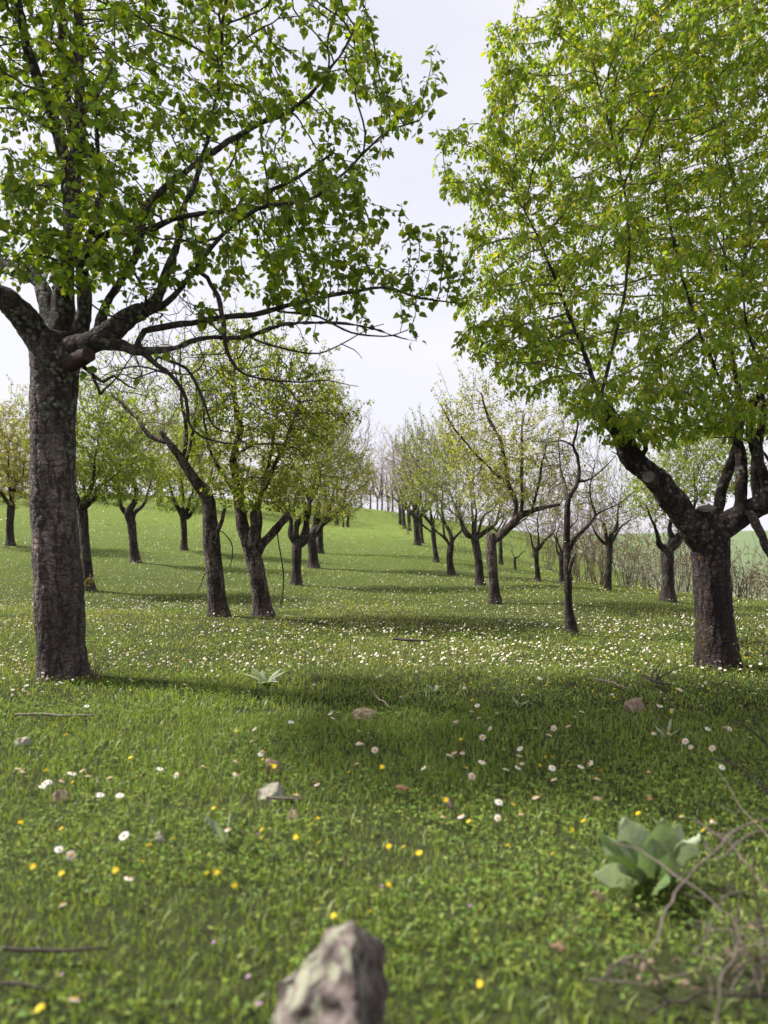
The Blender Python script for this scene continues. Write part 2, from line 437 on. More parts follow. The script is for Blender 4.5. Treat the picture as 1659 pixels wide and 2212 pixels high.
M['ground'] = ground_mat()
ground = link('ground', build_ground(), kind='structure', label='grassy orchard slope rising to a rounded hill')

# ------------------------------------------------------------------ tubes, leaves, growth
def tube(acc, pts, rad, sides, col, cap=True, wob=0.0, seed=0):
    pts = np.asarray(pts, float); rad = np.asarray(rad, float); n = len(pts)
    t = np.gradient(pts, axis=0); t = unit(t)
    a = np.array((0.0, 0, 1)) if abs(t[0][2]) < .9 else np.array((1.0, 0, 0))
    u = np.zeros_like(t)
    p = unit(np.cross(t[0], a))
    for i in range(n):
        p = p - t[i] * p.dot(t[i]); p = p / max(np.linalg.norm(p), 1e-9); u[i] = p
    w = np.cross(t, u)
    th = np.arange(sides) / sides * 2 * math.pi
    ring = (np.cos(th)[None, :, None] * u[:, None, :] + np.sin(th)[None, :, None] * w[:, None, :])
    r = rad[:, None, None]
    v = pts[:, None, :] + ring * r
    if wob:
        k = vnoise(v.reshape(-1, 3), 1.0 / max(rad.max() * 1.3, .01), seed, 3).reshape(n, sides, 1)
        v = pts[:, None, :] + ring * r * (1 + wob * k)
    v = v.reshape(-1, 3)
    i = np.arange(n - 1)[:, None] * sides; j = np.arange(sides)[None, :]; j2 = (j + 1) % sides
    f = np.stack([(i + j).ravel(), (i + j2).ravel(), (i + sides + j2).ravel(), (i + sides + j).ravel()], 1)
    faces = [f]
    if cap:
        v = np.concatenate([v, pts[-1:] + t[-1:] * rad[-1] * .3])
        k = (n - 1) * sides
        faces.append(np.stack([k + np.arange(sides), k + (np.arange(sides) + 1) % sides, np.full(sides, n * sides)], 1))
    acc.add(v, faces, col)

HI_V = np.array([(0, 0, 0), (.28, -.46, .10), (.28, .46, .10), (.33, 0, -.02), (.68, -.30, .04), (.68, .30, .04), (.70, 0, -.09), (1, 0, -.26)])
HI_T = np.array([(0, 3, 1), (0, 2, 3), (4, 6, 7), (6, 5, 7)]); HI_Q = np.array([(1, 3, 6, 4), (3, 2, 5, 6)])
LO_V = np.array([(0, 0, 0), (.42, -.42, .08), (1, 0, -.15), (.42, .42, .08)]); LO_T = np.array([(0, 2, 1), (0, 3, 2)])
MI_V = np.array([(0, 0, 0), (.22, -.42, .05), (.22, .42, .05), (.62, -.40, .02), (.62, .40, .02), (1, 0, -.22)]); MI_T = np.array([(0, 2, 1), (1, 2, 4), (1, 4, 3), (3, 4, 5)])
def leaf_frame(d, nrm):
    d = unit(d); nrm = nrm - d * (nrm * d).sum(-1, keepdims=True); nrm = unit(nrm)
    return d, np.cross(nrm, d), nrm
def leaves(acc, pos, d, nrm, length, width, cols, hi):
    if not len(pos): return
    d, s, nr = leaf_frame(d, nrm)
    T = MI_V if hi == 2 else HI_V if hi else LO_V
    L = length[:, None, None]
    zc = RNG.uniform(-.3, 2.6, (len(pos), 1, 1)) if len(pos) > 1 else 1.0
    v = pos[:, None, :] + L * (T[None, :, 0:1] * d[:, None] + T[None, :, 1:2] * width[:, None, None] * s[:, None] + T[None, :, 2:3] * zc * nr[:, None])
    k = len(T); base = (np.arange(len(pos)) * k)[:, None, None]
    fs = [(base + (MI_T if hi == 2 else HI_T if hi else LO_T)[None]).reshape(-1, 3)]
    if hi is True: fs.append((base + HI_Q[None]).reshape(-1, 4))
    acc.add(v.reshape(-1, 3), fs, np.repeat(cols, k, axis=0))

def catmull(pts, step):
    pts = np.asarray(pts, float)
    p = np.concatenate([2 * pts[:1] - pts[1:2], pts, 2 * pts[-1:] - pts[-2:-1]])
    out = []
    for i in range(1, len(p) - 2):
        L = np.linalg.norm(p[i + 1][:3] - p[i][:3])
        n = max(2, int(math.ceil(L / step)))
        for t in np.arange(n) / n:
            out.append(.5 * (2 * p[i] + (p[i + 1] - p[i - 1]) * t + (2 * p[i - 1] - 5 * p[i] + 4 * p[i + 1] - p[i + 2]) * t ** 2 + (-p[i - 1] + 3 * p[i] - 3 * p[i + 1] + p[i + 2]) * t ** 3))
    out.append(p[-2])
    return np.array(out)

def in_poly(px, py, poly):
    inside = np.zeros(len(px), bool)
    x1, y1 = poly[-1]
    for x2, y2 in poly:
        c = ((y1 > py) != (y2 > py)) & (px < (x2 - x1) * (py - y1) / ((y2 - y1) or 1e-9) + x1)
        inside ^= c
        x1, y1 = x2, y2
    return inside

class Tree:
    def __init__(s, seed):
        s.rng = np.random.default_rng(seed); s.wig = .05
        s.pos = []; s.par = []; s.rad = []; s.grow_ok = []; s.hand = []; s.limbs = []
    def limb(s, pts, step=.08, growable=.35, name='limb', attach=True):
        """pts rows: x,y,z,radius (metres)"""
        pts = [np.array(q, float) for q in pts]
        if name != 'trunk' and len(pts) > 3:
            for i in range(1, len(pts) - 1):
                L = np.linalg.norm(pts[i + 1][:3] - pts[i][:3])
                pts[i][:3] += s.rng.normal(0, min(s.wig * L, s.wig * .6), 3)
        c = catmull(pts, step)
        if name != 'trunk':
            c[1:, :3] += (np.stack([vnoise(c[1:, :3], 5.0, 31 + a, 2) for a in range(3)], 1)) * np.minimum(.02, c[1:, 3:4] * .9 + .006)
            c[:, 3] *= 1 + .12 * vnoise(c[:, :3], 9.0, 77)
        parent = -1
        if s.pos and attach:
            d = np.linalg.norm(np.array(s.pos) - c[0][:3], axis=1)
            parent = int(np.argmin(d))
        ids = []
        n = len(c)
        for i, q in enumerate(c):
            s.pos.append(q[:3]); s.par.append(parent if i == 0 else ids[-1]); s.rad.append(max(q[3], .0015))
            s.grow_ok.append(i / max(n - 1, 1) >= growable); s.hand.append(True); ids.append(len(s.pos) - 1)
        s.limbs.append((name, ids, parent))
        return ids
    def grow(s, attr, step, kill, infl=9.0, maxit=160, trop=(0, 0, .12), jit=.18):
        n0 = len(s.pos)
        P0 = np.array(s.pos); ok = np.where(s.grow_ok)[0]
        A = np.asarray(attr)
        if not len(A): return
        alive = np.ones(len(A), bool)
        nd = np.full(len(A), 1e9); ni = np.zeros(len(A), int)
        def upd(idx, pp):
            for c in range(0, len(idx), 64):
                D = np.linalg.norm(A[:, None, :] - pp[None, c:c + 64], axis=2)
                k = D.argmin(1); dd = D[np.arange(len(A)), k]
                m = dd < nd
                nd[m] = dd[m]; ni[m] = idx[c:c + 64][k[m]]
        upd(ok, P0[ok])
        alive &= nd > kill * .6
        pos = [p for p in s.pos]; nch = {}
        trop = np.asarray(trop)
        for it in range(maxit):
            m = alive & (nd < infl)
            if not m.any(): break
            src = ni[m]
            pp = np.array(pos)
            vec = unit(A[m] - pp[src])
            us, inv = np.unique(src, return_inverse=True)
            acc = np.zeros((len(us), 3)); np.add.at(acc, inv, vec)
            acc = unit(acc)
            keep = np.array([nch.get(u, 0) < 3 for u in us])
            us, acc = us[keep], acc[keep]
            if not len(us): break
            # keep some of the direction of the parent shoot
            pd = np.array([pos[u] - pos[s.par[u]] if s.par[u] >= 0 else (0, 0, 1) for u in us])
            dirv = unit(acc + .35 * unit(pd) + trop + s.rng.normal(0, jit, (len(us), 3)))
            new = pp[us] + dirv * step
            ids = []
            for u, q in zip(us, new):
                nch[u] = nch.get(u, 0) + 1
                pos.append(q); s.par.append(int(u)); s.rad.append(0); s.grow_ok.append(True); s.hand.append(False)
                ids.append(len(pos) - 1)
            upd(np.array(ids), new)
            alive &= nd > kill
        s.pos = pos
    def spurs(s, prob, length, frac_up=.4, maxr=None):
        """short side shoots on the grown twigs"""
        P_ = np.array(s.pos); n = len(P_)
        base = [i for i in range(n) if not s.hand[i]]
        new = []
        for i in base:
            if s.rng.random() > prob: continue
            p = s.par[i]
            d = unit(P_[i] - P_[p])
            r = unit(s.rng.normal(0, 1, 3)); r = r - d * r.dot(d)
            q = unit(unit(r) + .5 * d + np.array((0, 0, frac_up)))
            L = length * s.rng.uniform(.5, 1.3)
            new.append((i, P_[i] + q * L * .55, P_[i] + (q * .9 + np.array((0, 0, .12)) + s.rng.normal(0, .12, 3)) * L))
        s.spur = []
        for i, a, b in new:
            s.pos.append(a); s.par.append(i); s.rad.append(0); s.grow_ok.append(True); s.hand.append(False)
            s.pos.append(b); s.par.append(len(s.pos) - 2); s.rad.append(0); s.grow_ok.append(True); s.hand.append(False)
            s.spur.append(len(s.pos) - 1)
    def shoots(s, n, length):
        P_ = np.array(s.pos); kid = np.zeros(len(P_), bool); kid[[p for p in s.par if p >= 0]] = True
        tips = np.array([i for i in range(len(P_)) if not s.hand[i] and not kid[i]])
        if not len(tips): return
        c = P_[tips].mean(0); out = P_[tips] - c
        w = np.clip(out[:, 2] / (np.abs(out[:, 2]).max() + 1e-6) + .35, .02, 2) * np.linalg.norm(out, axis=1)
        for i in s.rng.choice(tips, min(n, len(tips)), False, w / w.sum()):
            d = unit(unit(P_[i] - c) * .7 + np.array((0, 0, .9)) + s.rng.normal(0, .25, 3)); L = length * s.rng.uniform(.4, 1.3); k = i; q = P_[i]
            for j in range(4):
                d = unit(d + s.rng.normal(0, .10, 3)); q = q + d * L / 4
                s.pos.append(q); s.par.append(int(k)); s.rad.append(0); s.grow_ok.append(True); s.hand.append(False); k = len(s.pos) - 1
    def finish(s, tip=.0018, expo=2.35):
        n = len(s.pos)
        s.pos = np.array(s.pos); s.par = np.array(s.par)
        acc = np.zeros(n)
        r = np.array(s.rad, float)
        s.kids = [[] for _ in range(n)]
        for i, p in enumerate(s.par):
            if p >= 0: s.kids[p].append(i)
        # children may carry a lower index only for hand limbs, so walk in order of depth
        depth = np.zeros(n, int)
        for i in range(n):
            p = s.par[i]; depth[i] = depth[p] + 1 if p >= 0 else 0
        for i in np.argsort(-depth):
            if not s.hand[i]:
                r[i] = max(tip, acc[i] ** (1 / expo)) if acc[i] > 0 else tip
            p = s.par[i]
            if p >= 0: acc[p] += r[i] ** expo
        for i in np.argsort(depth):
            p = s.par[i]
            if p >= 0 and not s.hand[i]: r[i] = min(r[i], r[p] * .88 if s.hand[p] else r[p])
        s.r = r
    def twig_mesh(s, name, mat, cola, colb, rscale=1.0, sides=(8, 5, 3), origin=(0, 0, 0)):
        acc = Acc()
        n = len(s.pos); used = np.zeros(n, bool)
        order = np.argsort(-s.r)
        starts = [i for i in range(n) if not s.hand[i] and (s.par[i] < 0 or s.hand[s.par[i]])]
        stack = list(starts)
        while stack:
            i = stack.pop()
            ch = [s.par[i]] if s.par[i] >= 0 else []
            while True:
                ch.append(i)
                k = [c for c in s.kids[i] if not s.hand[c]]
                if not k: break
                k.sort(key=lambda c: -s.r[c])
                stack.extend(k[1:])
                i = k[0]
            rr = s.r[ch].copy()
            if len(ch) > 1: rr[0] = rr[1]
            rr = rr * rscale; rr[-1] *= .6
            R = rr.max()
            sd = sides[0] if R > .012 else sides[1] if R > .005 else sides[2]
            t = float(np.clip(R / .02, 0, 1)) * .6 + s.rng.random() * .4
            tube(acc, s.pos[ch], rr, sd, np.asarray(cola) * (1 - t) + np.asarray(colb) * t, cap=False)
        if not acc.n: return None
        return acc.mesh(name, [mat], True, origin)
    def limb_mesh(s, k, mat, origin, sides=16, wob=.12, flare=None, fine=None):
        name, ids, parent = s.limbs[k]
        pts = s.pos[ids]; rad = s.r[ids].copy()
        if parent >= 0:
            pts = np.concatenate([s.pos[[parent]], pts]); rad = np.concatenate([[rad[0]], rad])
        if fine:
            c = catmull(np.concatenate([pts, rad[:, None]], 1), fine); pts, rad = c[:, :3], c[:, 3]
        if flare:
            h = pts[:, 2] - flare[0]
            rad = rad * (1 + flare[1] * np.exp(-np.maximum(h, 0) / flare[2]))
        acc = Acc()
        tube(acc, pts, rad, sides, (1, 1, 1), True, wob, k)
        return acc.mesh(name, [mat], True, origin)

def ellipsoid_pts(rng, c, r, n):
    v = unit(rng.normal(0, 1, (n, 3))) * rng.random((n, 1)) ** (1 / 2.4)
    return np.asarray(c) + v * np.asarray(r)

def leaf_set(t, nodes, per, size, rng, palette, droop=.6, spread=1.0, petiole=.025):
    """leaf positions and frames around twig nodes"""
    nodes = np.asarray(nodes)
    if not len(nodes): return None
    idx = np.repeat(nodes, per)
    n = len(idx)
    p = t.pos[idx]; tw = unit(p - t.pos[t.par[idx]])
    rnd = unit(rng.normal(0, 1, (n, 3)))
    d = unit(tw * .6 + rnd * spread + np.array((0, 0, -droop)))
    pos = p + rnd * petiole * rng.uniform(.4, 1.3, (n, 1)) - tw * rng.random((n, 1)) * .04 + np.array((0, 0, -petiole * .3))
    nrm = unit(rng.normal(0, .55, (n, 3)) + np.array((0, 0, 1.0)) + d * .2)
    L = size * rng.uniform(.42, 1.32, n)
    pal = np.asarray(palette)
    c = pal[rng.integers(0, len(pal), n)] * rng.uniform(.75, 1.25, (n, 1))
    return pos, d, nrm, L, c

def build_tree(name, label, seed, trunk, limbs, clouds, mat, palette, size=.04, per=4, leafy=.75, step=.11, kill=.16, spur=.5, spur_len=.09,
               twig_cols=((.10, .075, .065), (.045, .034, .030)), tip=.0022, hi=False, sides=(8, 4, 3), width=.75, droop=.6, rscale=1.0,
               group=None, cat='tree', trunk_sides=28, trunk_fine=None, hero=False, bare=None, flare=.35, growable=.3, attr_fn=None, trop=(0, 0, .12), leaf_m='leaf_young', trunk_grow=2.0, dens=1.9, wig=.05, shoots=None):
    """trunk / limbs: rows (px, py, Y, radius in survey units); clouds: (px, py, Y, rx, ry, depth radius m, points)"""
    t = Tree(seed); rng = t.rng; t.wig = wig
    def conv(rows): return [np.append(P(a, b, Y), r / F * Y * (.45 if hero and mat == 'bark_right' and b < 900 else 1)) for a, b, Y, r in rows]
    tr = conv(trunk)
    for q in tr: q[3] *= .96 if hero else .87
    base = tr[0][:3].copy(); base[2] = gz1(base[0], base[1])
    tr[0][2] = base[2] - .10
    t.limb(tr, .07, trunk_grow, 'trunk')
    for lb in limbs:
        g = growable
        nm = 'limb'
        if isinstance(lb, dict): g = lb.get('g', growable); nm = lb.get('name', 'limb'); lb = lb['p']
        t.limb(conv(lb), .07, g, nm)
    at = []
    for cx, cy, Y, rx, ry, dr, n in clouds:
        at.append(ellipsoid_pts(rng, P(cx, cy, Y), (rx / F * Y, dr, ry / F * Y), int(n * dens)))
    if at:
        at = [np.concatenate(at)]
        at[0] = at[0][vnoise(at[0], 2.1, seed + 7, 2) > -.36]
    if attr_fn is not None: at.append(attr_fn(rng))
    at = np.concatenate(at)
    at = at[at[:, 2] > gz(at[:, 0], at[:, 1]) + .35]
    t.grow(at, step, kill, trop=trop)
    if shoots: t.shoots(*shoots)
    t.spurs(spur, spur_len)
    t.finish(tip)
    root = thing(name, base, label, cat, group)
    tm = t.limb_mesh(0, M[mat], base, trunk_sides, .10, (base[2], flare, .10), trunk_fine)
    link('trunk', tm, root)
    for k in range(1, len(t.limbs)):
        big = t.r[t.limbs[k][1][0]] > .03
        link(t.limbs[k][0], t.limb_mesh(k, M[mat] if big else M['twig_hand'], base, 20 if big and hero else 12 if big else 7, .14, None,   .04 if hero and big else None), root)
    tw = t.twig_mesh('twigs', M['twig'], *twig_cols, rscale=rscale, sides=sides, origin=base)
    if tw: link('twigs', tw, root, kind='stuff')
    cand = np.array([i for i in range(len(t.pos)) if not t.hand[i] and t.r[i] < tip * 2.2])
    if len(cand) and leafy > 0:
        # leaves come in patches, so that some twigs stay bare
        pn = vnoise(t.pos[cand], 1.6, seed + 50, 2) * .5 + .5
        prob = np.clip((leafy - .5) * 1.1 + pn * 1.1, 0, 1) * min(1, leafy * 1.3)
        if bare is not None: prob = prob * bare(t.pos[cand])
        cand = cand[rng.random(len(cand)) < prob]
        ls = leaf_set(t, cand, per, size, rng, palette, droop)
        if ls is not None:
            pos, d, nrm, L, c = ls
            single = np.zeros(len(pos), bool)
            if hero:
                x, y = proj(pos)
                fr = (x > 10) & (x < 1649) & (y > 10) & (y < 2200)
                k = np.where(fr)[0]
                k = k[np.argsort(pos[k, 1])][:300]
                single[k] = True
                dd, ss, nn = leaf_frame(d[k], nrm[k])
                var = []
                for q in range(6):
                    a = Acc(); leaves(a, np.zeros((1, 3)), np.array([(1., 0, 0)]), np.array([(0, 0, 1.)]), np.ones(1), np.array([width]), np.asarray(palette)[[q % len(palette)]], True)
                    var.append(a.mesh('leaf', [M[leaf_m]], False))
                for q, kk in enumerate(k):
                    o = bpy.data.objects.new('leaf', var[q % 6]); COL.objects.link(o); o.parent = root
                    m = Matrix(np.stack([dd[q], ss[q], nn[q]], 1).tolist()).to_4x4()
                    o.matrix_basis = Matrix.Translation((pos[kk] - base).tolist()) @ m @ Matrix.Scale(L[kk], 4)
            s_ = ~single
            a = Acc()
            wd = width * rng.uniform(.7, 1.25, len(pos))
            near = s_ & (pos[:, 1] < 5.6) & (pos[:, 0] / pos[:, 1] < .56) if hi else np.zeros(len(pos), bool)
            for m_, q_ in ((near, 2), (s_ & ~near, False)):
                if m_.any(): leaves(a, pos[m_], d[m_], nrm[m_], L[m_], wd[m_], c[m_], q_)
            link('crown', a.mesh('crown', [M[leaf_m]], not hi, base), root, kind='stuff')
    return root, t
M['twig_hand'] = bark_mat('branch_bark', (0.022, 0.016, 0.014), (0.11, 0.085, 0.075), lichen_amt=.4, vor=30, disp=.003)

# ------------------------------------------------------------------ the big tree with the tall trunk
POLY_A = [(-900, -1200), (760, -1200), (800, -300), (815, 0), (795, 60), (830, 130), (940, 100), (965, 150), (900, 240), (930, 285), (860, 350), (800, 395),
          (810, 440), (985, 470), (1010, 500), (960, 580), (1000, 640), (960, 690), (915, 750), (850, 745), (760, 700), (640, 690), (560, 640), (450, 600), (420, 560),
          (330, 500), (300, 580), (240, 630), (0, 640), (-100, 640), (-900, 720)]
def crown_a(rng):
    p = ellipsoid_pts(rng, (-1.95, 5.1, 4.25), (2.75, 1.4, 2.5), 15000)
    x, y = proj(p)
    p = p[in_poly(x, y, POLY_A)]
    p = p[vnoise(p, 1.5, 91, 2) > -.22][:2350]
    low = ellipsoid_pts(rng, P(140, 500, 4.35), (.62, .4, .36), 330)
    q = ellipsoid_pts(rng, P(640, 560, 4.9), (1.0, .7, .5), 220)
    e = np.concatenate([P(a, b, Y)[None] + rng.normal(0, .05, (6, 3)) for a, b, Y in
                        [(955, 120, 5.0), (940, 150, 5.0), (925, 285, 5.1), (900, 260, 5.0), (1005, 490, 4.9), (985, 480, 4.9), (940, 560, 5.0), (900, 600, 4.9),
                         (960, 650, 5.0), (920, 655, 4.9), (985, 655, 5.1), (900, 735, 4.8), (870, 700, 4.8), (800, 690, 4.8), (740, 700, 4.8), (860, 110, 5.2)]])
    d_ = np.maximum(-2.2 - p[:, 0], 0)
    p = p[~((d_ > .35) & (p[:, 2] < 1.9 + 1.15 * d_))]
    tw_ = np.concatenate([ellipsoid_pts(rng, P(330, 640, 4.85), (.5, .4, .35), 130), ellipsoid_pts(rng, P(480, 780, 4.8), (.75, .35, .28), 120), ellipsoid_pts(rng, P(230, 800, 4.8), (.3, .25, .18), 30)])
    out = np.concatenate([p, low, q, e])
    x, y = proj(out)
    return np.concatenate([out[in_poly(x, y, POLY_A)], tw_])
TRUNK_A = [(141, 1476, 5.1, 55), (134, 1400, 5.1, 52.5), (128, 1300, 5.1, 54), (121, 1200, 5.1, 51), (116, 1100, 5.1, 49), (114, 1000, 5.1, 48), (114, 900, 5.1, 47),
           (117, 810, 5.1, 51), (120, 760, 5.1, 56), (122, 725, 5.1, 50)]
LIMBS_A = [
    [(100, 765, 5.08, 34), (70, 715, 5.0, 30), (40, 672, 4.9, 28), (-5, 640, 4.8, 26), (-80, 600, 4.7, 22), (-190, 500, 4.6, 16), (-280, 330, 4.6, 10), (-330, 120, 4.6, 6)],
    [(112, 745, 5.15, 26), (104, 680, 5.3, 19), (96, 620, 5.45, 17), (72, 590, 5.6, 16), (20, 580, 5.8, 15), (-60, 560, 6.0, 13), (-150, 430, 6.3, 8), (-200, 200, 6.5, 5)],
    [(128, 755, 5.12, 36), (132, 690, 5.12, 27), (142, 600, 5.15, 23), (150, 500, 5.2, 20), (168, 380, 5.25, 17), (172, 270, 5.3, 14), (160, 130, 5.4, 11), (168, 0, 5.5, 9), (190, -160, 5.6, 6), (180, -360, 5.7, 4)],
    [(150, 500, 5.2, 14), (140, 360, 5.15, 13), (112, 245, 5.1, 12), (68, 140, 5.0, 10), (40, 10, 4.9, 9), (10, -180, 4.8, 5), (-30, -380, 4.8, 3)],
    [(164, 330, 5.25, 12), (140, 250, 5.35, 11), (131, 130, 5.45, 9), (128, 0, 5.5, 8), (120, -200, 5.7, 4)],
    [(160, 745, 5.1, 22), (180, 680, 5.05, 15), (180, 600, 5.0, 14), (187, 520, 4.9, 11), (210, 430, 4.8, 8), (215, 330, 4.7, 5), (205, 220, 4.6, 3)],
    # heavy right limb, sawn off short
    {'p': [(140, 775, 5.05, 36), (190, 750, 5.0, 27), (230, 724, 4.95, 23), (270, 698, 4.9, 20), (306, 674, 4.88, 19)], 'g': .9},
    [(210, 735, 4.97, 13), (240, 650, 5.0, 9), (288, 545, 5.05, 8), (330, 450, 5.1, 7.5), (400, 365, 5.15, 7), (480, 315, 5.2, 6.5), (560, 275, 5.3, 6), (640, 225, 5.3, 5), (720, 140, 5.3, 3.5), (790, 30, 5.3, 2.5)],
    [(305, 680, 4.88, 12), (340, 640, 4.9, 11), (362, 570, 4.95, 9), (385, 505, 5.0, 8), (400, 440, 5.0, 6.5), (440, 350, 4.9, 5.5), (470, 230, 4.8, 4), (480, 90, 4.7, 3)],
    [(315, 678, 4.88, 8), (370, 640, 4.8, 7), (425, 590, 4.75, 6), (470, 520, 4.7, 5), (560, 455, 4.7, 4.5), (660, 430, 4.75, 4), (740, 380, 4.8, 3), (830, 290, 4.9, 2.4), (905, 260, 5.0, 1.8)],
    [(190, 520, 4.9, 8), (270, 495, 4.85, 10), (320, 495, 4.85, 8), (400, 470, 4.9, 6), (500, 440, 5.0, 5), (620, 390, 5.1, 4), (720, 330, 5.2, 2.5)],
    # the two long low branches
    {'p': [(215, 740, 4.95, 15), (262, 745, 4.9, 13), (300, 752, 4.88, 11), (370, 747, 4.85, 6.5), (440, 741, 4.8, 5.5), (530, 726, 4.75, 5), (620, 705, 4.7, 4), (700, 700, 4.7, 3), (790, 705, 4.75, 2.2), (880, 735, 4.8, 1.5)], 'g': .6},
    {'p': [(295, 752, 4.88, 8), (312, 722, 4.9, 7), (420, 700, 4.9, 6.5), (540, 670, 4.9, 6), (680, 645, 4.9, 5), (770, 632, 4.95, 4), (850, 622, 5.0, 3), (910, 650, 5.0, 2.5), (985, 655, 5.05, 1.5)], 'g': .55},
    {'p': [(600, 672, 4.9, 3), (680, 690, 4.85, 2.6), (760, 720, 4.8, 2.2), (830, 728, 4.8, 1.6), (880, 715, 4.8, 1.2)], 'g': .7},
    # drooping dead branches
    {'p': [(300, 752, 4.88, 9), (335, 780, 4.85, 6), (372, 805, 4.8, 5), (398, 860, 4.75, 4.2), (407, 910, 4.75, 3.4), (430, 945, 4.75, 2.6), (500, 955, 4.8, 1.8), (560, 940, 4.8, 1)], 'g': .3},
    {'p': [(340, 770, 4.85, 4), (400, 795, 4.9, 3.4), (440, 855, 4.95, 3), (462, 920, 5.0, 2), (520, 940, 5, 1)], 'g': .3},
    {'p': [(448, 600, 4.8, 5), (465, 640, 4.78, 5.5), (480, 690, 4.75, 5.5), (487, 745, 4.7, 4.5), (510, 795, 4.7, 3.5), (560, 815, 4.7, 2.6), (640, 820, 4.75, 2), (705, 822, 4.8, 1.4), (775, 835, 4.8, .8)], 'g': .3},
    {'p': [(640, 820, 4.75, 1.3), (690, 805, 4.75, 1.1), (745, 798, 4.75, .8)], 'g': 2},
    {'p': [(540, 728, 4.75, 2.6), (590, 745, 4.75, 2.6), (640, 760, 4.75, 2.4), (690, 760, 4.75, 2.0), (740, 742, 4.8, 1.6), (790, 715, 4.8, 1.2), (830, 700, 4.8, .9)], 'g': 2},
    {'p': [(735, 742, 4.8, 1.1), (765, 755, 4.8, .9), (783, 775, 4.8, .7)], 'g': 2},
    {'p': [(180, 790, 4.98, 5), (200, 812, 4.9, 4.2), (225, 822, 4.88, 3.6), (250, 812, 4.85, 3), (275, 835, 4.85, 2), (300, 842, 4.85, 1.2)], 'g': 2},
    {'p': [(200, 812, 4.9, 4), (212, 835, 4.9, 3.6), (218, 853, 4.9, 3.2)], 'g': 2},
    {'p': [(218, 850, 4.9, 2.5), (245, 815, 4.9, 2), (285, 770, 4.9, 1.6), (320, 735, 4.9, 1.4)], 'g': 2},
]
PAL_A = [(0.111, 0.1989, 0.0192), (0.1342, 0.2368, 0.0216), (0.17, 0.2652, 0.024), (0.0896, 0.1668, 0.018), (0.1969, 0.2747, 0.0264), (0.1432, 0.1895, 0.024), (0.2328, 0.2842, 0.0288)]
def bare_a(p):
    x, y = proj(p)
    return np.where((y > 700) & (x < 700), 0.05, np.where((y > 620) & (x < 430), .1, 1.0))
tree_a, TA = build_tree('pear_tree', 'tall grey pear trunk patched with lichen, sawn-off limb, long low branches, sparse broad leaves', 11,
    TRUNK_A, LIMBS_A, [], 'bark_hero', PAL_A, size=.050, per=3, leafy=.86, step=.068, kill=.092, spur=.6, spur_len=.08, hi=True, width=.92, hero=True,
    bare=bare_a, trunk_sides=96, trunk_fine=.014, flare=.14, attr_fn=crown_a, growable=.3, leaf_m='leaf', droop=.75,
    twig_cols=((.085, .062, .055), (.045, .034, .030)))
# sawn stub on the trunk
def stub(parent, base, p0, p1, r0, r1, name, mats, colr=None, sides=18):
    a = Acc(); n = 7
    pts = np.linspace(p0, p1, n); tube(a, pts, np.linspace(r0, r1, n) * (1 + .05 * np.sin(np.arange(n) * 2.1)), sides, (1, 1, 1), False, .12, 5)
    o = link(name, a.mesh(name, [mats[0]], True, base), parent)
    d = unit(np.asarray(p1) - p0); b = Acc()
    u = unit(np.cross(d, (0, 0, 1.))); w = np.cross(d, u)
    th = np.arange(sides) / sides * 2 * math.pi
    rings = [np.asarray(p1)[None] + d * (.004 if k else .0) + (np.cos(th)[:, None] * u + np.sin(th)[:, None] * w) * r1 * q for k, q in enumerate((1.0, .8, .45))]
    v = np.concatenate(rings + [np.asarray(p1)[None] + d * .003])
    f = []
    for k in range(2):
        for j in range(sides):
            f.append((k * sides + j, k * sides + (j + 1) % sides, (k + 1) * sides + (j + 1) % sides, (k + 1) * sides + j))
    t3 = [(2 * sides + j, 2 * sides + (j + 1) % sides, 3 * sides) for j in range(sides)]
    b.add(v, [np.array(f), np.array(t3)], colr if colr is not None else (.20, .16, .13))
    link('cut_face', b.mesh('cut_face', [M['twig']], False, base), o)
    return o
M['red_wood'] = bark_mat('red_brown_wood', (.022, .012, .009), (.10, .058, .042), lichen_amt=.1, vor=30, disp=.004)
bA = np.array(tree_a.location)
stub(tree_a, bA, P(150, 786, 4.95), P(192, 766, 4.80), .058, .046, 'sawn_stub', [M['red_wood']], (.05, .03, .024))
stub(tree_a, bA, P(300, 677, 4.885), P(316, 666, 4.87), .058, .05, 'sawn_stub', [M['bark_hero']], (.09, .075, .06))

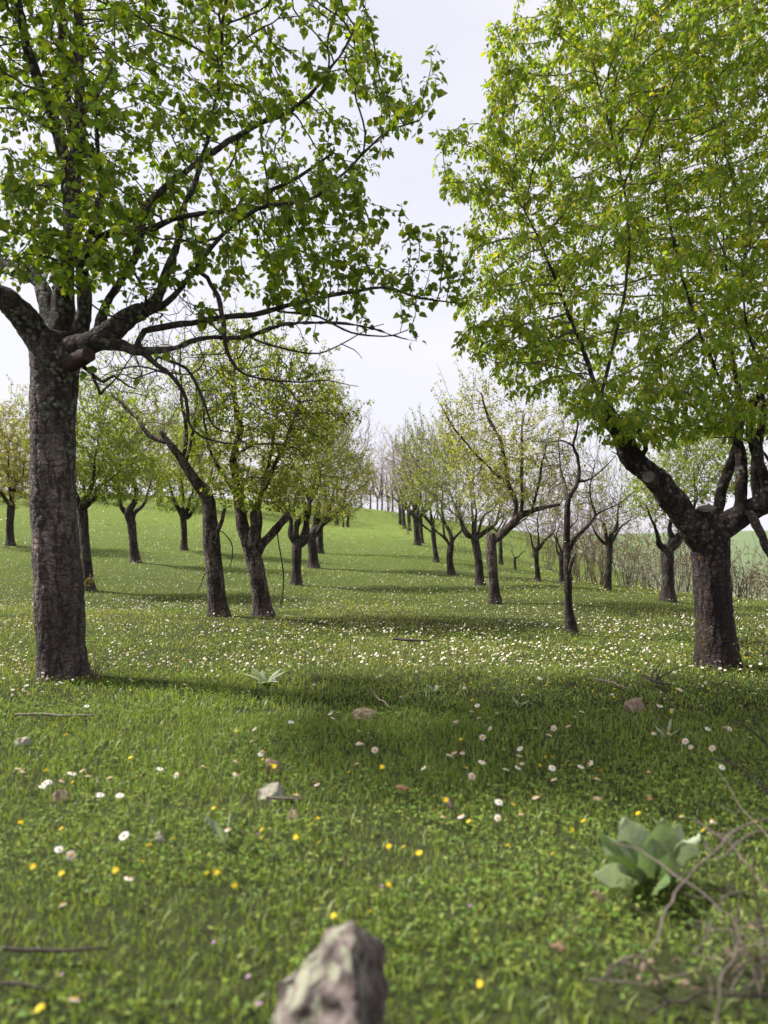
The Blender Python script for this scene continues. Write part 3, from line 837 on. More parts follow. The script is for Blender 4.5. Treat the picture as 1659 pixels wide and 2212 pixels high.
# ------------------------------------------------------------------ the broad dense tree
POLY_B = [(1150, -1200), (1160, -100), (1175, 0), (1180, 60), (1120, 100), (1085, 45), (1050, 60), (1062, 130), (1050, 200), (1075, 240), (1062, 300), (1000, 262), (930, 290),
          (945, 330), (975, 350), (942, 375), (955, 430), (1040, 480), (1000, 500), (1010, 560), (1040, 600), (985, 590), (960, 630), (915, 655), (990, 690), (975, 730),
          (1010, 780), (1050, 800), (1090, 860), (1150, 885), (1210, 870), (1260, 920), (1330, 955), (1450, 968), (1560, 955), (1659, 945), (1950, 960), (2900, 960), (2900, -1200)]
def crown_b(rng):
    p = ellipsoid_pts(rng, (2.6, 5.75, 3.75), (2.45, 1.9, 2.75), 22000)
    p = p[(p[:, 0] < 3.25) | (rng.random(len(p)) < .4)]
    x, y = proj(p)
    gap = in_poly(x, y, [(1405, -200), (1440, 95), (1470, -200)]) | in_poly(x, y, [(1500, -200), (1530, 70), (1600, -200)]) | in_poly(x, y, [(1180, -200), (1200, 120), (1250, -50)])
    p = p[in_poly(x, y, POLY_B) & ~gap]
    p = p[vnoise(p, 1.9, 92, 2) > -.26][:6500]
    e = np.concatenate([P(a, b, Y)[None] + rng.normal(0, .05, (7, 3)) for a, b, Y in
                        [(1060, 80, 5.4), (1085, 70, 5.4), (1065, 230, 5.3), (1060, 180, 5.3), (1000, 285, 5.3), (945, 300, 5.3), (950, 385, 5.3), (985, 420, 5.3), (1010, 500, 5.2), (1000, 610, 5.3),
                         (950, 645, 5.3), (1000, 720, 5.2), (1020, 770, 5.2), (1100, 850, 5.1), (1060, 815, 5.2), (1270, 910, 5.1)]])
    low = ellipsoid_pts(rng, P(1420, 880, 4.9), (.75, .5, .26), 420)
    low2 = ellipsoid_pts(rng, P(1130, 740, 5.2), (.5, .5, .35), 260)
    p = np.concatenate([p, e, low, low2])
    x, y = proj(p)
    return p[in_poly(x, y, POLY_B)]
TRUNK_B = [(1551, 1452, 5.6, 48), (1548, 1400, 5.6, 45), (1541, 1320, 5.6, 40), (1537, 1240, 5.6, 40), (1535, 1180, 5.6, 43), (1536, 1140, 5.6, 40), (1536, 1118, 5.6, 32)]
LIMBS_B = [
    [(1520, 1165, 5.58, 32), (1488, 1130, 5.55, 29), (1465, 1085, 5.5, 29), (1432, 1048, 5.45, 29), (1400, 1025, 5.4, 26), (1372, 990, 5.38, 25), (1345, 952, 5.35, 23), (1322, 912, 5.3, 20), (1300, 860, 5.3, 15), (1270, 770, 5.3, 11), (1225, 640, 5.3, 8), (1150, 500, 5.3, 5), (1090, 380, 5.3, 3)],
    [(1300, 860, 5.3, 9), (1330, 760, 5.25, 9), (1350, 620, 5.2, 8), (1340, 450, 5.2, 6), (1300, 250, 5.2, 5), (1260, 60, 5.2, 3), (1240, -150, 5.2, 2)],
    [(1545, 1150, 5.6, 30), (1590, 1120, 5.55, 27), (1640, 1092, 5.5, 24), (1700, 1065, 5.4, 22), (1790, 1010, 5.3, 18), (1880, 900, 5.2, 13), (1960, 700, 5.1, 8), (2000, 450, 5.1, 5)],
    [(1540, 1130, 5.65, 12), (1556, 1085, 5.7, 12), (1568, 1045, 5.75, 12), (1584, 990, 5.8, 11), (1600, 900, 5.9, 9), (1590, 740, 6.0, 7), (1560, 540, 6.1, 6), (1530, 300, 6.1, 4), (1510, 60, 6.1, 2.5)],
    [(1600, 1110, 5.5, 16), (1600, 1060, 5.55, 13), (1594, 1000, 5.6, 12), (1590, 950, 5.6, 12), (1560, 850, 5.6, 10), (1500, 700, 5.55, 8), (1450, 520, 5.5, 6), (1420, 300, 5.5, 4), (1400, 80, 5.5, 2.5)],
    [(1640, 1095, 5.45, 14), (1632, 1040, 5.5, 10), (1618, 990, 5.55, 9), (1640, 900, 5.6, 8), (1680, 720, 5.6, 6), (1700, 480, 5.6, 4)],
    [(1655, 1085, 5.42, 15), (1652, 1030, 5.4, 11), (1650, 970, 5.35, 10), (1620, 840, 5.2, 8), (1600, 650, 5.1, 6), (1620, 420, 5.0, 4)],
    {'p': [(1378, 1000, 5.38, 6), (1393, 968, 5.3, 6), (1388, 930, 5.25, 5), (1375, 890, 5.2, 4), (1400, 780, 5.1, 3)], 'g': .6},
    {'p': [(1345, 962, 5.35, 5), (1325, 961, 5.32, 4.5), (1301, 959, 5.30, 4)], 'g': 2},
    {'p': [(1620, 1110, 5.45, 9), (1640, 1150, 5.4, 9), (1665, 1195, 5.35, 8), (1700, 1260, 5.3, 6)], 'g': 2},
    {'p': [(1700, 1065, 5.4, 6), (1650, 985, 5.2, 3), (1600, 950, 5.1, 2), (1540, 945, 5.0, 1.4)], 'g': 2},
    {'p': [(1590, 960, 5.6, 3), (1560, 930, 5.3, 2.4), (1520, 925, 5.1, 1.6)], 'g': 2},
    {'p': [(1395, 1030, 5.4, 2.5), (1365, 1010, 5.35, 2), (1340, 985, 5.3, 1.5), (1320, 975, 5.3, 1)], 'g': 2},
    {'p': [(1498, 1130, 5.5, 2), (1500, 1095, 5.5, 1.8), (1503, 1060, 5.5, 1.4), (1498, 1020, 5.5, 1)], 'g': 2},
]
PAL_B = [(0.1736, 0.2818, 0.0262), (0.2145, 0.3336, 0.029), (0.2554, 0.3546, 0.0349), (0.143, 0.246, 0.0232), (0.2962, 0.3442, 0.0407), (0.194, 0.3025, 0.029), (0.3473, 0.3546, 0.0508)]
tree_b, TB = build_tree('pear_tree', 'stout dark forked pear tree with two thick limbs and a full bright green crown', 12,
    TRUNK_B, LIMBS_B, [], 'bark_right', PAL_B, size=.044, per=5, leafy=1.15, step=.068, kill=.09, spur=.55, spur_len=.08, hi=True, width=.62, hero=True, shoots=(120, .34),
    trunk_sides=96, trunk_fine=.014, flare=.18, attr_fn=crown_b, growable=.42, leaf_m='leaf', droop=1.1,
    twig_cols=((.16, .13, .105), (.12, .095, .08)), sides=(6, 4, 3), trop=(0, 0, .2))
bB = np.array(tree_b.location)
stub(tree_b, bB, P(1527, 1135, 5.55), P(1526, 1098, 5.50), .075, .068, 'sawn_stub', [M['bark_right']], (.085, .075, .065))
stub(tree_b, bB, P(1412, 1046, 5.4), P(1401, 1030, 5.28), .05, .043, 'sawn_stub', [M['bark_right']], (.13, .115, .095))

# ------------------------------------------------------------------ the nearer orchard trees
PAL_OLIVE = [(0.1759, 0.2425, 0.0242), (0.211, 0.2693, 0.0286), (0.1408, 0.2245, 0.022), (0.2393, 0.2513, 0.033), (0.1195, 0.1975, 0.0198), (0.2674, 0.2693, 0.0385)]
PAL_FRESH = [(0.1685, 0.2495, 0.0242), (0.2106, 0.2873, 0.0308), (0.1404, 0.2193, 0.022), (0.2387, 0.2873, 0.0385)]
PAL_YELLOW = [(0.2477, 0.2918, 0.0468), (0.2868, 0.3086, 0.052), (0.2086, 0.2669, 0.0364), (0.3129, 0.3001, 0.0728)]
PAL_PALE = [(0.2319, 0.2475, 0.0635), (0.2728, 0.262, 0.0762), (0.191, 0.2256, 0.0508), (0.3001, 0.262, 0.1143)]
GREY_TW = ((.19, .16, .145), (.10, .08, .07))
PINK_TW = ((.26, .20, .19), (.15, .115, .105))
build_tree('pear_tree', 'leaning pear with a knotted trunk bent sharply aside, mostly bare grey twigs', 21,
    [(475, 1342, 9.1, 25), (470, 1300, 9.1, 22), (462, 1220, 9.1, 20), (456, 1160, 9.1, 21), (453, 1110, 9.1, 17), (449, 1078, 9.1, 17), (430, 1050, 9.1, 14), (408, 1018, 9.05, 12), (385, 982, 9.0, 10), (360, 950, 9.0, 8), (345, 930, 9.0, 5)],
    [[(345, 930, 9.0, 7), (325, 900, 8.95, 6), (318, 860, 8.9, 4), (300, 800, 8.9, 2.5)],
     [(365, 955, 9.0, 6), (330, 945, 9.1, 5.5), (300, 915, 9.2, 4.5), (270, 880, 9.3, 3), (240, 850, 9.4, 2)],
     [(393, 995, 9.0, 5), (398, 940, 9.0, 4.5), (396, 870, 9.0, 3.5), (388, 800, 9.0, 2), (392, 740, 9.0, 1.5)],
     [(400, 1005, 9.05, 4), (410, 960, 9.1, 4), (418, 900, 9.2, 3), (425, 830, 9.3, 2)],
     {'p': [(462, 1165, 9.05, 6), (478, 1125, 8.95, 4.5), (486, 1100, 8.9, 4)], 'g': 2},
     {'p': [(482, 1150, 9.0, 1.4), (492, 1160, 8.95, 1.5), (500, 1178, 8.9, 1.5), (501, 1205, 8.9, 1.2), (496, 1225, 8.9, .8)], 'g': 2},
     {'p': [(463, 1230, 9.0, 1.2), (444, 1240, 8.9, 1.3), (434, 1262, 8.9, 1.0), (426, 1278, 8.9, .8)], 'g': 2}],
    [(330, 840, 9.0, 130, 110, .9, 420), (420, 850, 9.0, 80, 130, .8, 260), (240, 850, 9.2, 60, 60, .5, 90)], 'bark_mid', PAL_FRESH, size=.038, per=4, leafy=.45, step=.085, kill=.10,
    spur=.55, spur_len=.14, twig_cols=GREY_TW, growable=.35, trunk_sides=40, shoots=(50, .4))
build_tree('pear_tree', 'forked pear beside the bent-trunk tree, with a tall olive green crown', 22,
    [(569, 1338, 9.2, 25), (566, 1300, 9.2, 21), (559, 1260, 9.2, 20), (550, 1215, 9.2, 20), (542, 1185, 9.2, 19), (536, 1165, 9.2, 16)],
    [[(538, 1175, 9.2, 16), (530, 1145, 9.2, 14), (519, 1100, 9.2, 12), (509, 1050, 9.2, 9), (506, 1000, 9.2, 8), (510, 930, 9.2, 7), (508, 860, 9.2, 5), (504, 790, 9.2, 3)],
     {'p': [(545, 1180, 9.15, 13), (548, 1145, 9.1, 11), (549, 1106, 9.1, 10)], 'g': .9},
     {'p': [(553, 1200, 9.2, 11), (572, 1175, 9.15, 10), (598, 1145, 9.1, 9), (624, 1113, 9.05, 8)], 'g': .6},
     [(557, 1192, 9.25, 7), (562, 1140, 9.35, 6), (561, 1080, 9.4, 5), (575, 990, 9.5, 4), (600, 880, 9.6, 3)],
     [(548, 1110, 9.1, 6), (580, 1030, 9.0, 5), (620, 950, 8.9, 4), (650, 860, 8.9, 2.5)],
     [(512, 1075, 9.2, 5), (475, 1020, 9.2, 4), (450, 960, 9.2, 3), (440, 880, 9.2, 2)],
     {'p': [(598, 1145, 9.1, 1.4), (600, 1200, 9.05, 1.5), (605, 1250, 9.0, 1.4), (608, 1312, 9.0, 1.2)], 'g': 2},
     {'p': [(507, 985, 9.2, 3), (540, 965, 9.0, 2.4), (590, 960, 8.9, 2.2), (640, 968, 8.8, 1.8), (655, 985, 8.8, 1)], 'g': 2}],
    [(580, 900, 9.2, 140, 165, 1.1, 1250), (520, 800, 9.2, 85, 75, .7, 320), (650, 900, 9.2, 85, 100, .8, 420), (565, 1055, 9.2, 130, 55, .9, 620), (450, 900, 9.3, 60, 120, .6, 200), (705, 840, 9.2, 22, 60, .25, 50), (590, 735, 9.2, 30, 60, .3, 60), (500, 745, 9.2, 22, 60, .25, 50), (545, 760, 9.2, 25, 60, .3, 50), (650, 800, 9.2, 22, 60, .25, 50), (735, 905, 9.2, 30, 40, .25, 40)],
    'bark_mid', PAL_OLIVE, size=.042, per=4, leafy=.85, step=.075, kill=.088, spur=.5, twig_cols=((.12, .095, .08), (.06, .047, .04)), trunk_sides=40, shoots=(80, .42))
build_tree('dead_tree', 'slender dead tree with a crooked black stem and bare curling twigs', 23,
    [(1238, 1375, 7.6, 16), (1232, 1345, 7.6, 13), (1228, 1310, 7.6, 10), (1227, 1250, 7.6, 10), (1224, 1180, 7.6, 9), (1225, 1110, 7.6, 7.5), (1228, 1078, 7.6, 6.5), (1244, 1050, 7.6, 5.5), (1251, 1020, 7.6, 5), (1247, 985, 7.6, 4.5), (1238, 962, 7.6, 4), (1245, 935, 7.6, 3.2), (1248, 910, 7.58, 2.5), (1240, 888, 7.55, 1.8), (1224, 874, 7.5, 1.1)],
    [[(1225, 1085, 7.6, 3.4), (1222, 1050, 7.7, 2.6), (1216, 1000, 7.8, 1.9), (1205, 950, 7.8, 1.2)],
     [(1236, 962, 7.6, 2.2), (1215, 952, 7.55, 1.7), (1180, 955, 7.5, 1.3), (1150, 952, 7.5, .9)],
     [(1238, 962, 7.6, 4.2), (1250, 930, 7.6, 3.8), (1246, 900, 7.55, 3), (1230, 880, 7.5, 1.5), (1212, 872, 7.5, 1)],
     [(1250, 1040, 7.6, 3), (1275, 1035, 7.6, 2.2), (1310, 1010, 7.6, 1.6), (1330, 985, 7.6, 1)],
     [(1228, 1190, 7.6, 6), (1245, 1165, 7.55, 5), (1262, 1145, 7.5, 4.5), (1276, 1125, 7.5, 4), (1284, 1108, 7.5, 3), (1280, 1060, 7.5, 2), (1285, 1000, 7.5, 1)],
     [(1272, 1130, 7.5, 3), (1295, 1110, 7.5, 2), (1330, 1090, 7.5, 1.5), (1370, 1060, 7.5, 1)],
     {'p': [(1230, 1235, 7.58, 4), (1236, 1212, 7.52, 4.5), (1242, 1196, 7.5, 3)], 'g': 2}],
    [(1215, 980, 7.6, 70, 90, .5, 110), (1270, 1040, 7.6, 60, 70, .4, 100), (1290, 1100, 7.5, 50, 50, .4, 170), (1240, 920, 7.6, 45, 45, .3, 50), (1200, 1060, 7.7, 50, 60, .4, 60)],
    'bark_far', PAL_YELLOW, leafy=0, step=.075, kill=.09, spur=.6, spur_len=.12, twig_cols=((.16, .13, .12), (.07, .055, .05)), trunk_sides=28, cat='dead tree', growable=.3)
build_tree('pear_tree', 'pear with a broken-topped trunk and one long limb bowed sideways, thin yellow green crown', 24,
    [(1072, 1312, 11, 15), (1068, 1280, 11, 13), (1064, 1230, 11, 12.5), (1062, 1200, 11, 14), (1061, 1170, 11, 12), (1060, 1152, 11, 11)],
    [{'p': [(1058, 1175, 11.02, 6), (1054, 1160, 11.05, 4), (1053, 1148, 11.05, 2)], 'g': 2},
     {'p': [(1064, 1168, 11, 11), (1085, 1150, 10.95, 9.5), (1105, 1132, 10.9, 9), (1125, 1112, 10.85, 8), (1150, 1105, 10.8, 6), (1180, 1098, 10.8, 4.5), (1210, 1090, 10.8, 3)], 'g': .35},
     [(1110, 1128, 10.9, 5.5), (1113, 1090, 10.9, 5), (1100, 1030, 10.9, 4.5), (1080, 960, 10.9, 4), (1055, 900, 10.9, 3), (1040, 850, 10.9, 2)],
     [(1125, 1112, 10.85, 4.5), (1135, 1060, 10.8, 4), (1120, 980, 10.8, 3), (1130, 900, 10.8, 2)],
     [(1100, 1050, 10.9, 3), (1040, 990, 10.9, 2.5), (980, 930, 10.9, 2), (950, 870, 10.9, 1.2)],
     [(1150, 1105, 10.8, 3.5), (1165, 1040, 10.8, 3), (1180, 960, 10.8, 2)]],
    [(1060, 960, 10.9, 110, 95, 1.0, 560), (1150, 990, 10.9, 100, 110, .9, 520), (1080, 1060, 10.9, 110, 50, .9, 260), (985, 905, 10.9, 45, 40, .4, 60), (1040, 855, 10.9, 45, 30, .4, 50), (1200, 1060, 10.8, 50, 60, .6, 140)],
    'bark_mid', PAL_YELLOW, size=.040, per=3, leafy=.78, step=.08, kill=.095, spur=.5, spur_len=.11, twig_cols=GREY_TW, trunk_sides=32, shoots=(70, .45))

# ------------------------------------------------------------------ the rest of the orchard
def orchard_tree(label, seed, px, py, Y, rb, fork, lean, clouds, pal, leafy, nl=4, twig=GREY_TW, group=None, mat='bark_far', per=4, size=.042, step=None, kill=None, name='orchard_tree', cat='tree', limb_r=.55, spur=.7, tip=.0024, spread=1.0):
    """fork, lean: where the trunk splits, in survey units"""
    rng = np.random.default_rng(seed + 900)
    fx, fy = lean
    clouds = [(a, b + f_ * .08, y_, c * 1.08, f_ * 1.12, g, n) for a, b, y_, c, f_, g, n in clouds]
    trunk = [(px, py + 4, Y, rb * 1.2), (px + (fx - px) * .15, py - (py - fy) * .15, Y, rb), (px + (fx - px) * .55 + rng.normal(0, rb * .15), py - (py - fy) * .55, Y, rb * .88), (fx, fy, Y, rb * .95), (fx, fy - rb * .8, Y, rb * .7)]
    cx = np.array([c[0] for c in clouds]); cy = np.array([c[1] for c in clouds]); w = np.array([c[6] for c in clouds], float)
    limbs = []
    lo = (cx - np.array([c[3] for c in clouds])).min(); hi = (cx + np.array([c[3] for c in clouds])).max()
    top = (cy - np.array([c[4] for c in clouds])).min()
    for k in range(nl):
        f = (k + .5) / nl + rng.normal(0, .08)
        tx = lo + (hi - lo) * f
        ty = top + (fy - top) * (.15 + .35 * abs(f - .5) * 2)
        dY = rng.uniform(-.6, .6) * (hi - lo) / 2 / F * Y
        tx = fx + (tx - fx) * .62 * spread; ty = fy + (ty - fy) * .66
        r = rb * limb_r * rng.uniform(.55, 1.25)
        mx = fx + (tx - fx) * .5 + (tx - fx) * .12
        limbs.append([(fx + (tx - fx) * .03, fy, Y, r), (fx + (tx - fx) * .25, fy + (ty - fy) * .14, Y + dY * .2, r * .95), (mx, fy + (ty - fy) * .42, Y + dY * .5, r * .6), (tx - (tx - fx) * .1, fy + (ty - fy) * .72, Y + dY * .8, r * .35), (tx, ty, Y + dY, r * .15)])
    s = step or max(.085, Y / 190); k_ = kill or s * 1.12
    return build_tree(name, label, seed, trunk, limbs, clouds, mat, pal, size=size * max(1, Y / 16), per=per, leafy=leafy, step=s, kill=k_, spur=spur if Y < 30 else spur * .55, spur_len=.12 * max(1, Y / 18), twig_cols=twig,
                      tip=tip * max(1, Y / 14), group=group, cat=cat, trunk_sides=16, sides=(6, 3, 3), growable=.2, width=.75, wig=.15, shoots=(int(45 if Y < 30 else 22), .55))

orchard_tree('pear with pale bark patch and suckered foot, beside the tall lichened trunk', 31, 193, 1281, 13.4, 13, 0, (178, 1100),
    [(235, 960, 13.4, 95, 115, 1.0, 480), (180, 880, 13.4, 60, 60, .7, 160), (280, 1010, 13.2, 60, 60, .6, 160), (130, 960, 13.5, 60, 90, .7, 200), (220, 1040, 13.3, 70, 45, .7, 160)], PAL_FRESH, 1.0, nl=5, per=6, limb_r=.5)
orchard_tree('pear with a narrow V-shaped fork and brownish budding crown on the flowered slope', 32, 293, 1215, 19, 11.5, 0, (284, 1130),
    [(295, 990, 19, 70, 85, 1.0, 330), (330, 930, 19, 60, 60, .8, 160), (250, 960, 19, 50, 70, .7, 120), (300, 1050, 19, 60, 35, .7, 100)], PAL_OLIVE, .75, nl=3, per=5, limb_r=.62)
orchard_tree('small low-forked pear with a tuft of bright leaves, next to V-forked pear', 33, 398, 1191, 23, 8.5, 0, (396, 1120),
    [(390, 1010, 23, 65, 80, 1.2, 330), (430, 1080, 22.5, 35, 25, .5, 90), (370, 1080, 23, 40, 30, .6, 60), (420, 960, 23, 50, 60, .9, 150)], PAL_FRESH, .85, nl=4, per=5, limb_r=.6)
orchard_tree('short straight-trunked pear with a rounded pale olive crown, half hidden by the tall lichened trunk', 34, 22, 1182, 22, 10, 0, (24, 1095),
    [(20, 960, 22, 80, 95, 1.3, 460), (-30, 1010, 22, 60, 70, 1.0, 200), (40, 1050, 22, 60, 40, .9, 140)], PAL_PALE, .85, nl=5, per=5, limb_r=.5)
orchard_tree('pear with thick black fork and olive crown, just behind the fork-trunked tall olive tree', 35, 640, 1266, 15.2, 13, 0, (641, 1180),
    [(680, 960, 15.2, 75, 110, 1.0, 480), (640, 1050, 15.2, 60, 60, .8, 180), (715, 880, 15.2, 35, 60, .5, 110), (740, 1000, 15.2, 50, 60, .7, 150), (680, 1090, 15.2, 70, 40, .7, 140)], PAL_OLIVE, .85, nl=4, limb_r=.6)
orchard_tree('pear with twisted twin stems and a rusty yellow crown', 36, 678, 1229, 20, 13, 0, (672, 1160),
    [(745, 1030, 20, 70, 60, 1.2, 420), (710, 980, 20, 60, 80, 1.0, 260), (780, 1030, 20, 30, 50, .6, 100), (730, 1090, 20, 60, 30, .8, 120)], PAL_YELLOW, .8, nl=4, limb_r=.65)
orchard_tree('grey leafless-topped pear behind the rusty yellow crown', 37, 691, 1198, 25, 9, 0, (690, 1130),
    [(760, 940, 25, 50, 60, 1.0, 160), (740, 1000, 25, 70, 60, 1.0, 160), (790, 1050, 25, 40, 50, .7, 100)], PAL_PALE, .12, nl=4, twig=PINK_TW)
orchard_tree('many-branched pear with a wide fan of limbs next to the broken-topped trunk', 41, 1038, 1268, 15.2, 11, 0, (1026, 1165),
    [(1000, 1010, 15.2, 90, 75, 1.1, 420), (960, 1050, 15.2, 70, 50, .9, 200), (1060, 1080, 15.2, 60, 50, .8, 160), (1100, 1040, 15.2, 50, 70, .7, 140), (1020, 1100, 15.2, 70, 35, .7, 120)], PAL_OLIVE, .56, nl=6, limb_r=.42)
orchard_tree('pear with bushy green crown, next after the fan-limbed pear up the row', 42, 974, 1242, 18.5, 9, 0, (974, 1180),
    [(930, 1000, 18.5, 70, 70, 1.1, 380), (980, 970, 18.5, 50, 50, .8, 160), (920, 1060, 18.5, 60, 45, .9, 180), (960, 1100, 18.5, 60, 35, .8, 110)], PAL_FRESH, .58, nl=4)
orchard_tree('crooked thin-stemmed pear further up the row on the slope', 43, 943, 1215, 22.5, 6.5, 0, (936, 1150),
    [(905, 1010, 22.5, 55, 65, 1.0, 260), (880, 1060, 22.5, 50, 40, .8, 140)], PAL_FRESH, .38, nl=4)
orchard_tree('thick stubby trunk high up the row with bare reddish twigs', 44, 902, 1178, 29, 8, 0, (899, 1120),
    [(880, 1000, 29, 60, 75, 1.6, 240), (930, 980, 29, 60, 60, 1.2, 200), (860, 1060, 29, 40, 40, 1, 90)], PAL_PALE, .25, nl=5, twig=PINK_TW)
UP = 'far orchard trees up the slope'
for k, (px, py, Y, rb, cw, ch, lf) in enumerate([(912, 1180, 30, 5, 45, 60, .3), (885, 1157, 36, 5, 50, 65, .3), (874, 1150, 40, 5, 45, 65, .2), (865, 1140, 46, 4, 40, 60, .1)]):
    orchard_tree('thin half-bare tree at the top end of the orchard row', 50 + k, px, py, Y, rb, 0, (px - 3, py - 60),
        [(px - 5 + 6 * k, py - 150 + 6 * k, Y, cw, ch, 1.5, 190)], PAL_PALE, lf, nl=4, twig=PINK_TW, group=UP, tip=.0024)
orchard_tree('slim trunk with a knobbly pollard head and few twigs, behind the dead tree', 45, 1162, 1251, 17.5, 6.5, 0, (1158, 1190),
    [(1190, 1120, 17.5, 50, 50, .7, 130), (1150, 1080, 17.5, 55, 70, .8, 160)], PAL_YELLOW, .35, nl=3)
orchard_tree('dark reddish stump-like trunk partly behind the slender dead tree', 46, 1214, 1262, 16.5, 6.5, 0, (1212, 1200),
    [(1260, 1060, 16.5, 60, 80, .9, 200), (1210, 1040, 16.5, 50, 70, .8, 150)], PAL_PALE, .22, nl=4, twig=PINK_TW)
orchard_tree('straight-trunked pear with a spreading bowl of bare twigs and few green leaves', 47, 1313, 1277, 14.2, 8, 0, (1317, 1175),
    [(1335, 1080, 14.2, 75, 60, .9, 330), (1290, 1070, 14.2, 50, 70, .8, 180), (1380, 1100, 14.2, 40, 30, .5, 80)], PAL_FRESH, .42, nl=5, twig=GREY_TW, limb_r=.5)
orchard_tree('ragged old pear with split leaning trunk and yellow green crown, behind the stout forked pear', 48, 1443, 1302, 11.6, 17, 0, (1441, 1190),
    [(1480, 1020, 11.6, 100, 70, 1.0, 520), (1430, 1050, 11.6, 70, 55, .8, 260), (1560, 1000, 11.8, 80, 70, .9, 320), (1400, 1090, 11.4, 40, 30, .5, 80), (1500, 950, 11.6, 80, 40, .8, 160)], PAL_FRESH, .85, nl=4, per=4, limb_r=.5)
orchard_tree('thin straight trunk under the arching limb of the broken-topped pear', 49, 1082, 1221, 24, 5.5, 0, (1080, 1160),
    [(1090, 1060, 24, 60, 70, 1.2, 200), (1130, 1110, 24, 50, 40, 1, 100)], PAL_YELLOW, .45, nl=4)
orchard_tree('tiny dead sapling with two crooked prongs standing alone on the grass', 60, 1113, 1230, 22, 3.2, 0, (1112, 1205),
    [(1130, 1170, 22, 26, 18, .3, 14), (1095, 1180, 22, 16, 14, .3, 8)], PAL_PALE, 0, nl=2, name='dead_sapling', cat='sapling', limb_r=.7, spur=.2)
for k, (px, py, Y, rb, cw, ch, lf, pal) in enumerate([(345, 1097, 40, 6.5, 70, 85, .45, PAL_PALE), (250, 1093, 44, 6, 70, 85, .4, PAL_PALE), (120, 1095, 40, 6, 70, 90, .5, PAL_YELLOW),
        (440, 1105, 42, 6, 70, 95, .7, PAL_YELLOW), (520, 1112, 44, 6, 65, 80, .45, PAL_PALE), (600, 1118, 46, 5, 60, 75, .45, PAL_YELLOW), (30, 1093, 42, 6, 80, 90, .5, PAL_PALE), (-60, 1100, 36, 7, 90, 100, .5, PAL_YELLOW), (180, 1088, 50, 5, 65, 80, .2, PAL_PALE), (390, 1090, 52, 5, 60, 75, .2, PAL_PALE)]):
    orchard_tree('small tree with a pale budding crown along the top of the slope', 70 + k, px, py, Y, rb, 0, (px + 2, py - 52),
        [(px, py - 120, Y, cw * 1.15, ch * 1.0, 1.8, 220)], pal, min(1, lf * 1.45), nl=5, group='trees along the top of the slope', twig=PINK_TW, tip=.002)
for k, (px, py, Y, rb) in enumerate([(752, 1146, 40, 4), (728, 1142, 43, 4), (741, 1148, 38, 2.5)]):
    orchard_tree('small spindly tree on the crest below the rusty yellow crown', 85 + k, px, py, Y, rb, 0, (px, py - 28), [(px + 4, py - 60, Y, 26, 26, .8, 60)], PAL_YELLOW, .2, nl=3, group='spindly trees on the crest')
for k, (px, Y, h, w_) in enumerate([(800, 62, 150, 36), (825, 60, 165, 34), (848, 64, 170, 36), (868, 60, 150, 36), (838, 68, 120, 36), (815, 70, 120, 30), (780, 66, 120, 34), (905, 62, 165, 40), (945, 60, 150, 40), (985, 62, 120, 36)]):
    p0 = P(px, 1100, Y); zb = gz1(p0[0], Y); by = HY - (zb - CZ) / Y * F
    orchard_tree('bare pinkish grey tree beyond the brow of the hill', 90 + k, px, by, Y, 2.2, 0, (px, by - 30), [(px, 1095 - h * .55, Y, w_, h * .45, 1.6, 200)], PAL_PALE, .06, nl=4, group='bare trees beyond the brow', twig=((.34, .27, .26), (.2, .155, .15)), tip=.0021)

# ------------------------------------------------------------------ shrubs and thickets
def bush(label, seed, x, Y, w, d, h, n, pal, leafy, twig, group=None, name='bare_shrub', cat='shrub', size=.03, per=2, stems=7, step=.14, tip=.003, leaf_m='leaf_young'):
    z = gz1(x, Y); base = np.array((x, Y, z))
    t = Tree(seed); rng = t.rng
    for k in range(stems):
        a = rng.uniform(0, 2 * math.pi); q = rng.uniform(.1, .5)
        p0 = base + np.array((math.cos(a) * .10 * w, math.sin(a) * .10 * d, -.05))
        p2 = base + np.array((math.cos(a) * w * q, math.sin(a) * d * q, h * .5)); p1 = (p0 + p2) / 2 + rng.normal(0, .04 * h, 3)
        r = tip * 2.2
        t.limb([np.append(p0, r), np.append(p1, r * .8), np.append(p2, r * .5)], step, .2, 'stem', attach=False)
    at = ellipsoid_pts(rng, base + (0, 0, h * .6), (w, d, h * .45), n)
    t.grow(at, step, step * 1.25, trop=(0, 0, .2)); t.spurs(.5, step * 1.1); t.finish(tip)
    root = thing(name, base, label, cat, group)
    a = Acc()
    for nm, ids, pa in t.limbs: tube(a, t.pos[ids], t.r[ids], 5, twig[1], False)
    link('stems', a.mesh('stems', [M['twig']], True, base), root, kind='stuff')
    tw = t.twig_mesh('twigs', M['twig'], *twig, sides=(5, 3, 3), origin=base)
    if tw: link('twigs', tw, root, kind='stuff')
    if leafy:
        c = np.array([i for i in range(len(t.pos)) if not t.hand[i]]); c = c[rng.random(len(c)) < leafy]
        pos, dd, nr, L, cc = leaf_set(t, c, per, size, rng, pal, .3)
        b = Acc(); leaves(b, pos, dd, nr, L, np.full(len(pos), .7), cc, False)
        link('foliage', b.mesh('foliage', [M[leaf_m]], True, base), root, kind='stuff')
    return root
BROWN_TW = ((.185, .14, .115), (.11, .083, .068))
TH = 'bare brown thicket along the right-hand brow'
rb_ = np.random.default_rng(5)
spots = []
for k in range(20):
    px = 1215 + 26 * k + rb_.uniform(-10, 10); Y = rb_.uniform(16.5, 22)
    spots.append(((px - CX) / F * Y, Y))
for k in range(16):
    px = 1150 + 42 * k + rb_.uniform(-14, 14); Y = rb_.uniform(24, 34)
    spots.append(((px - CX) / F * Y, Y))
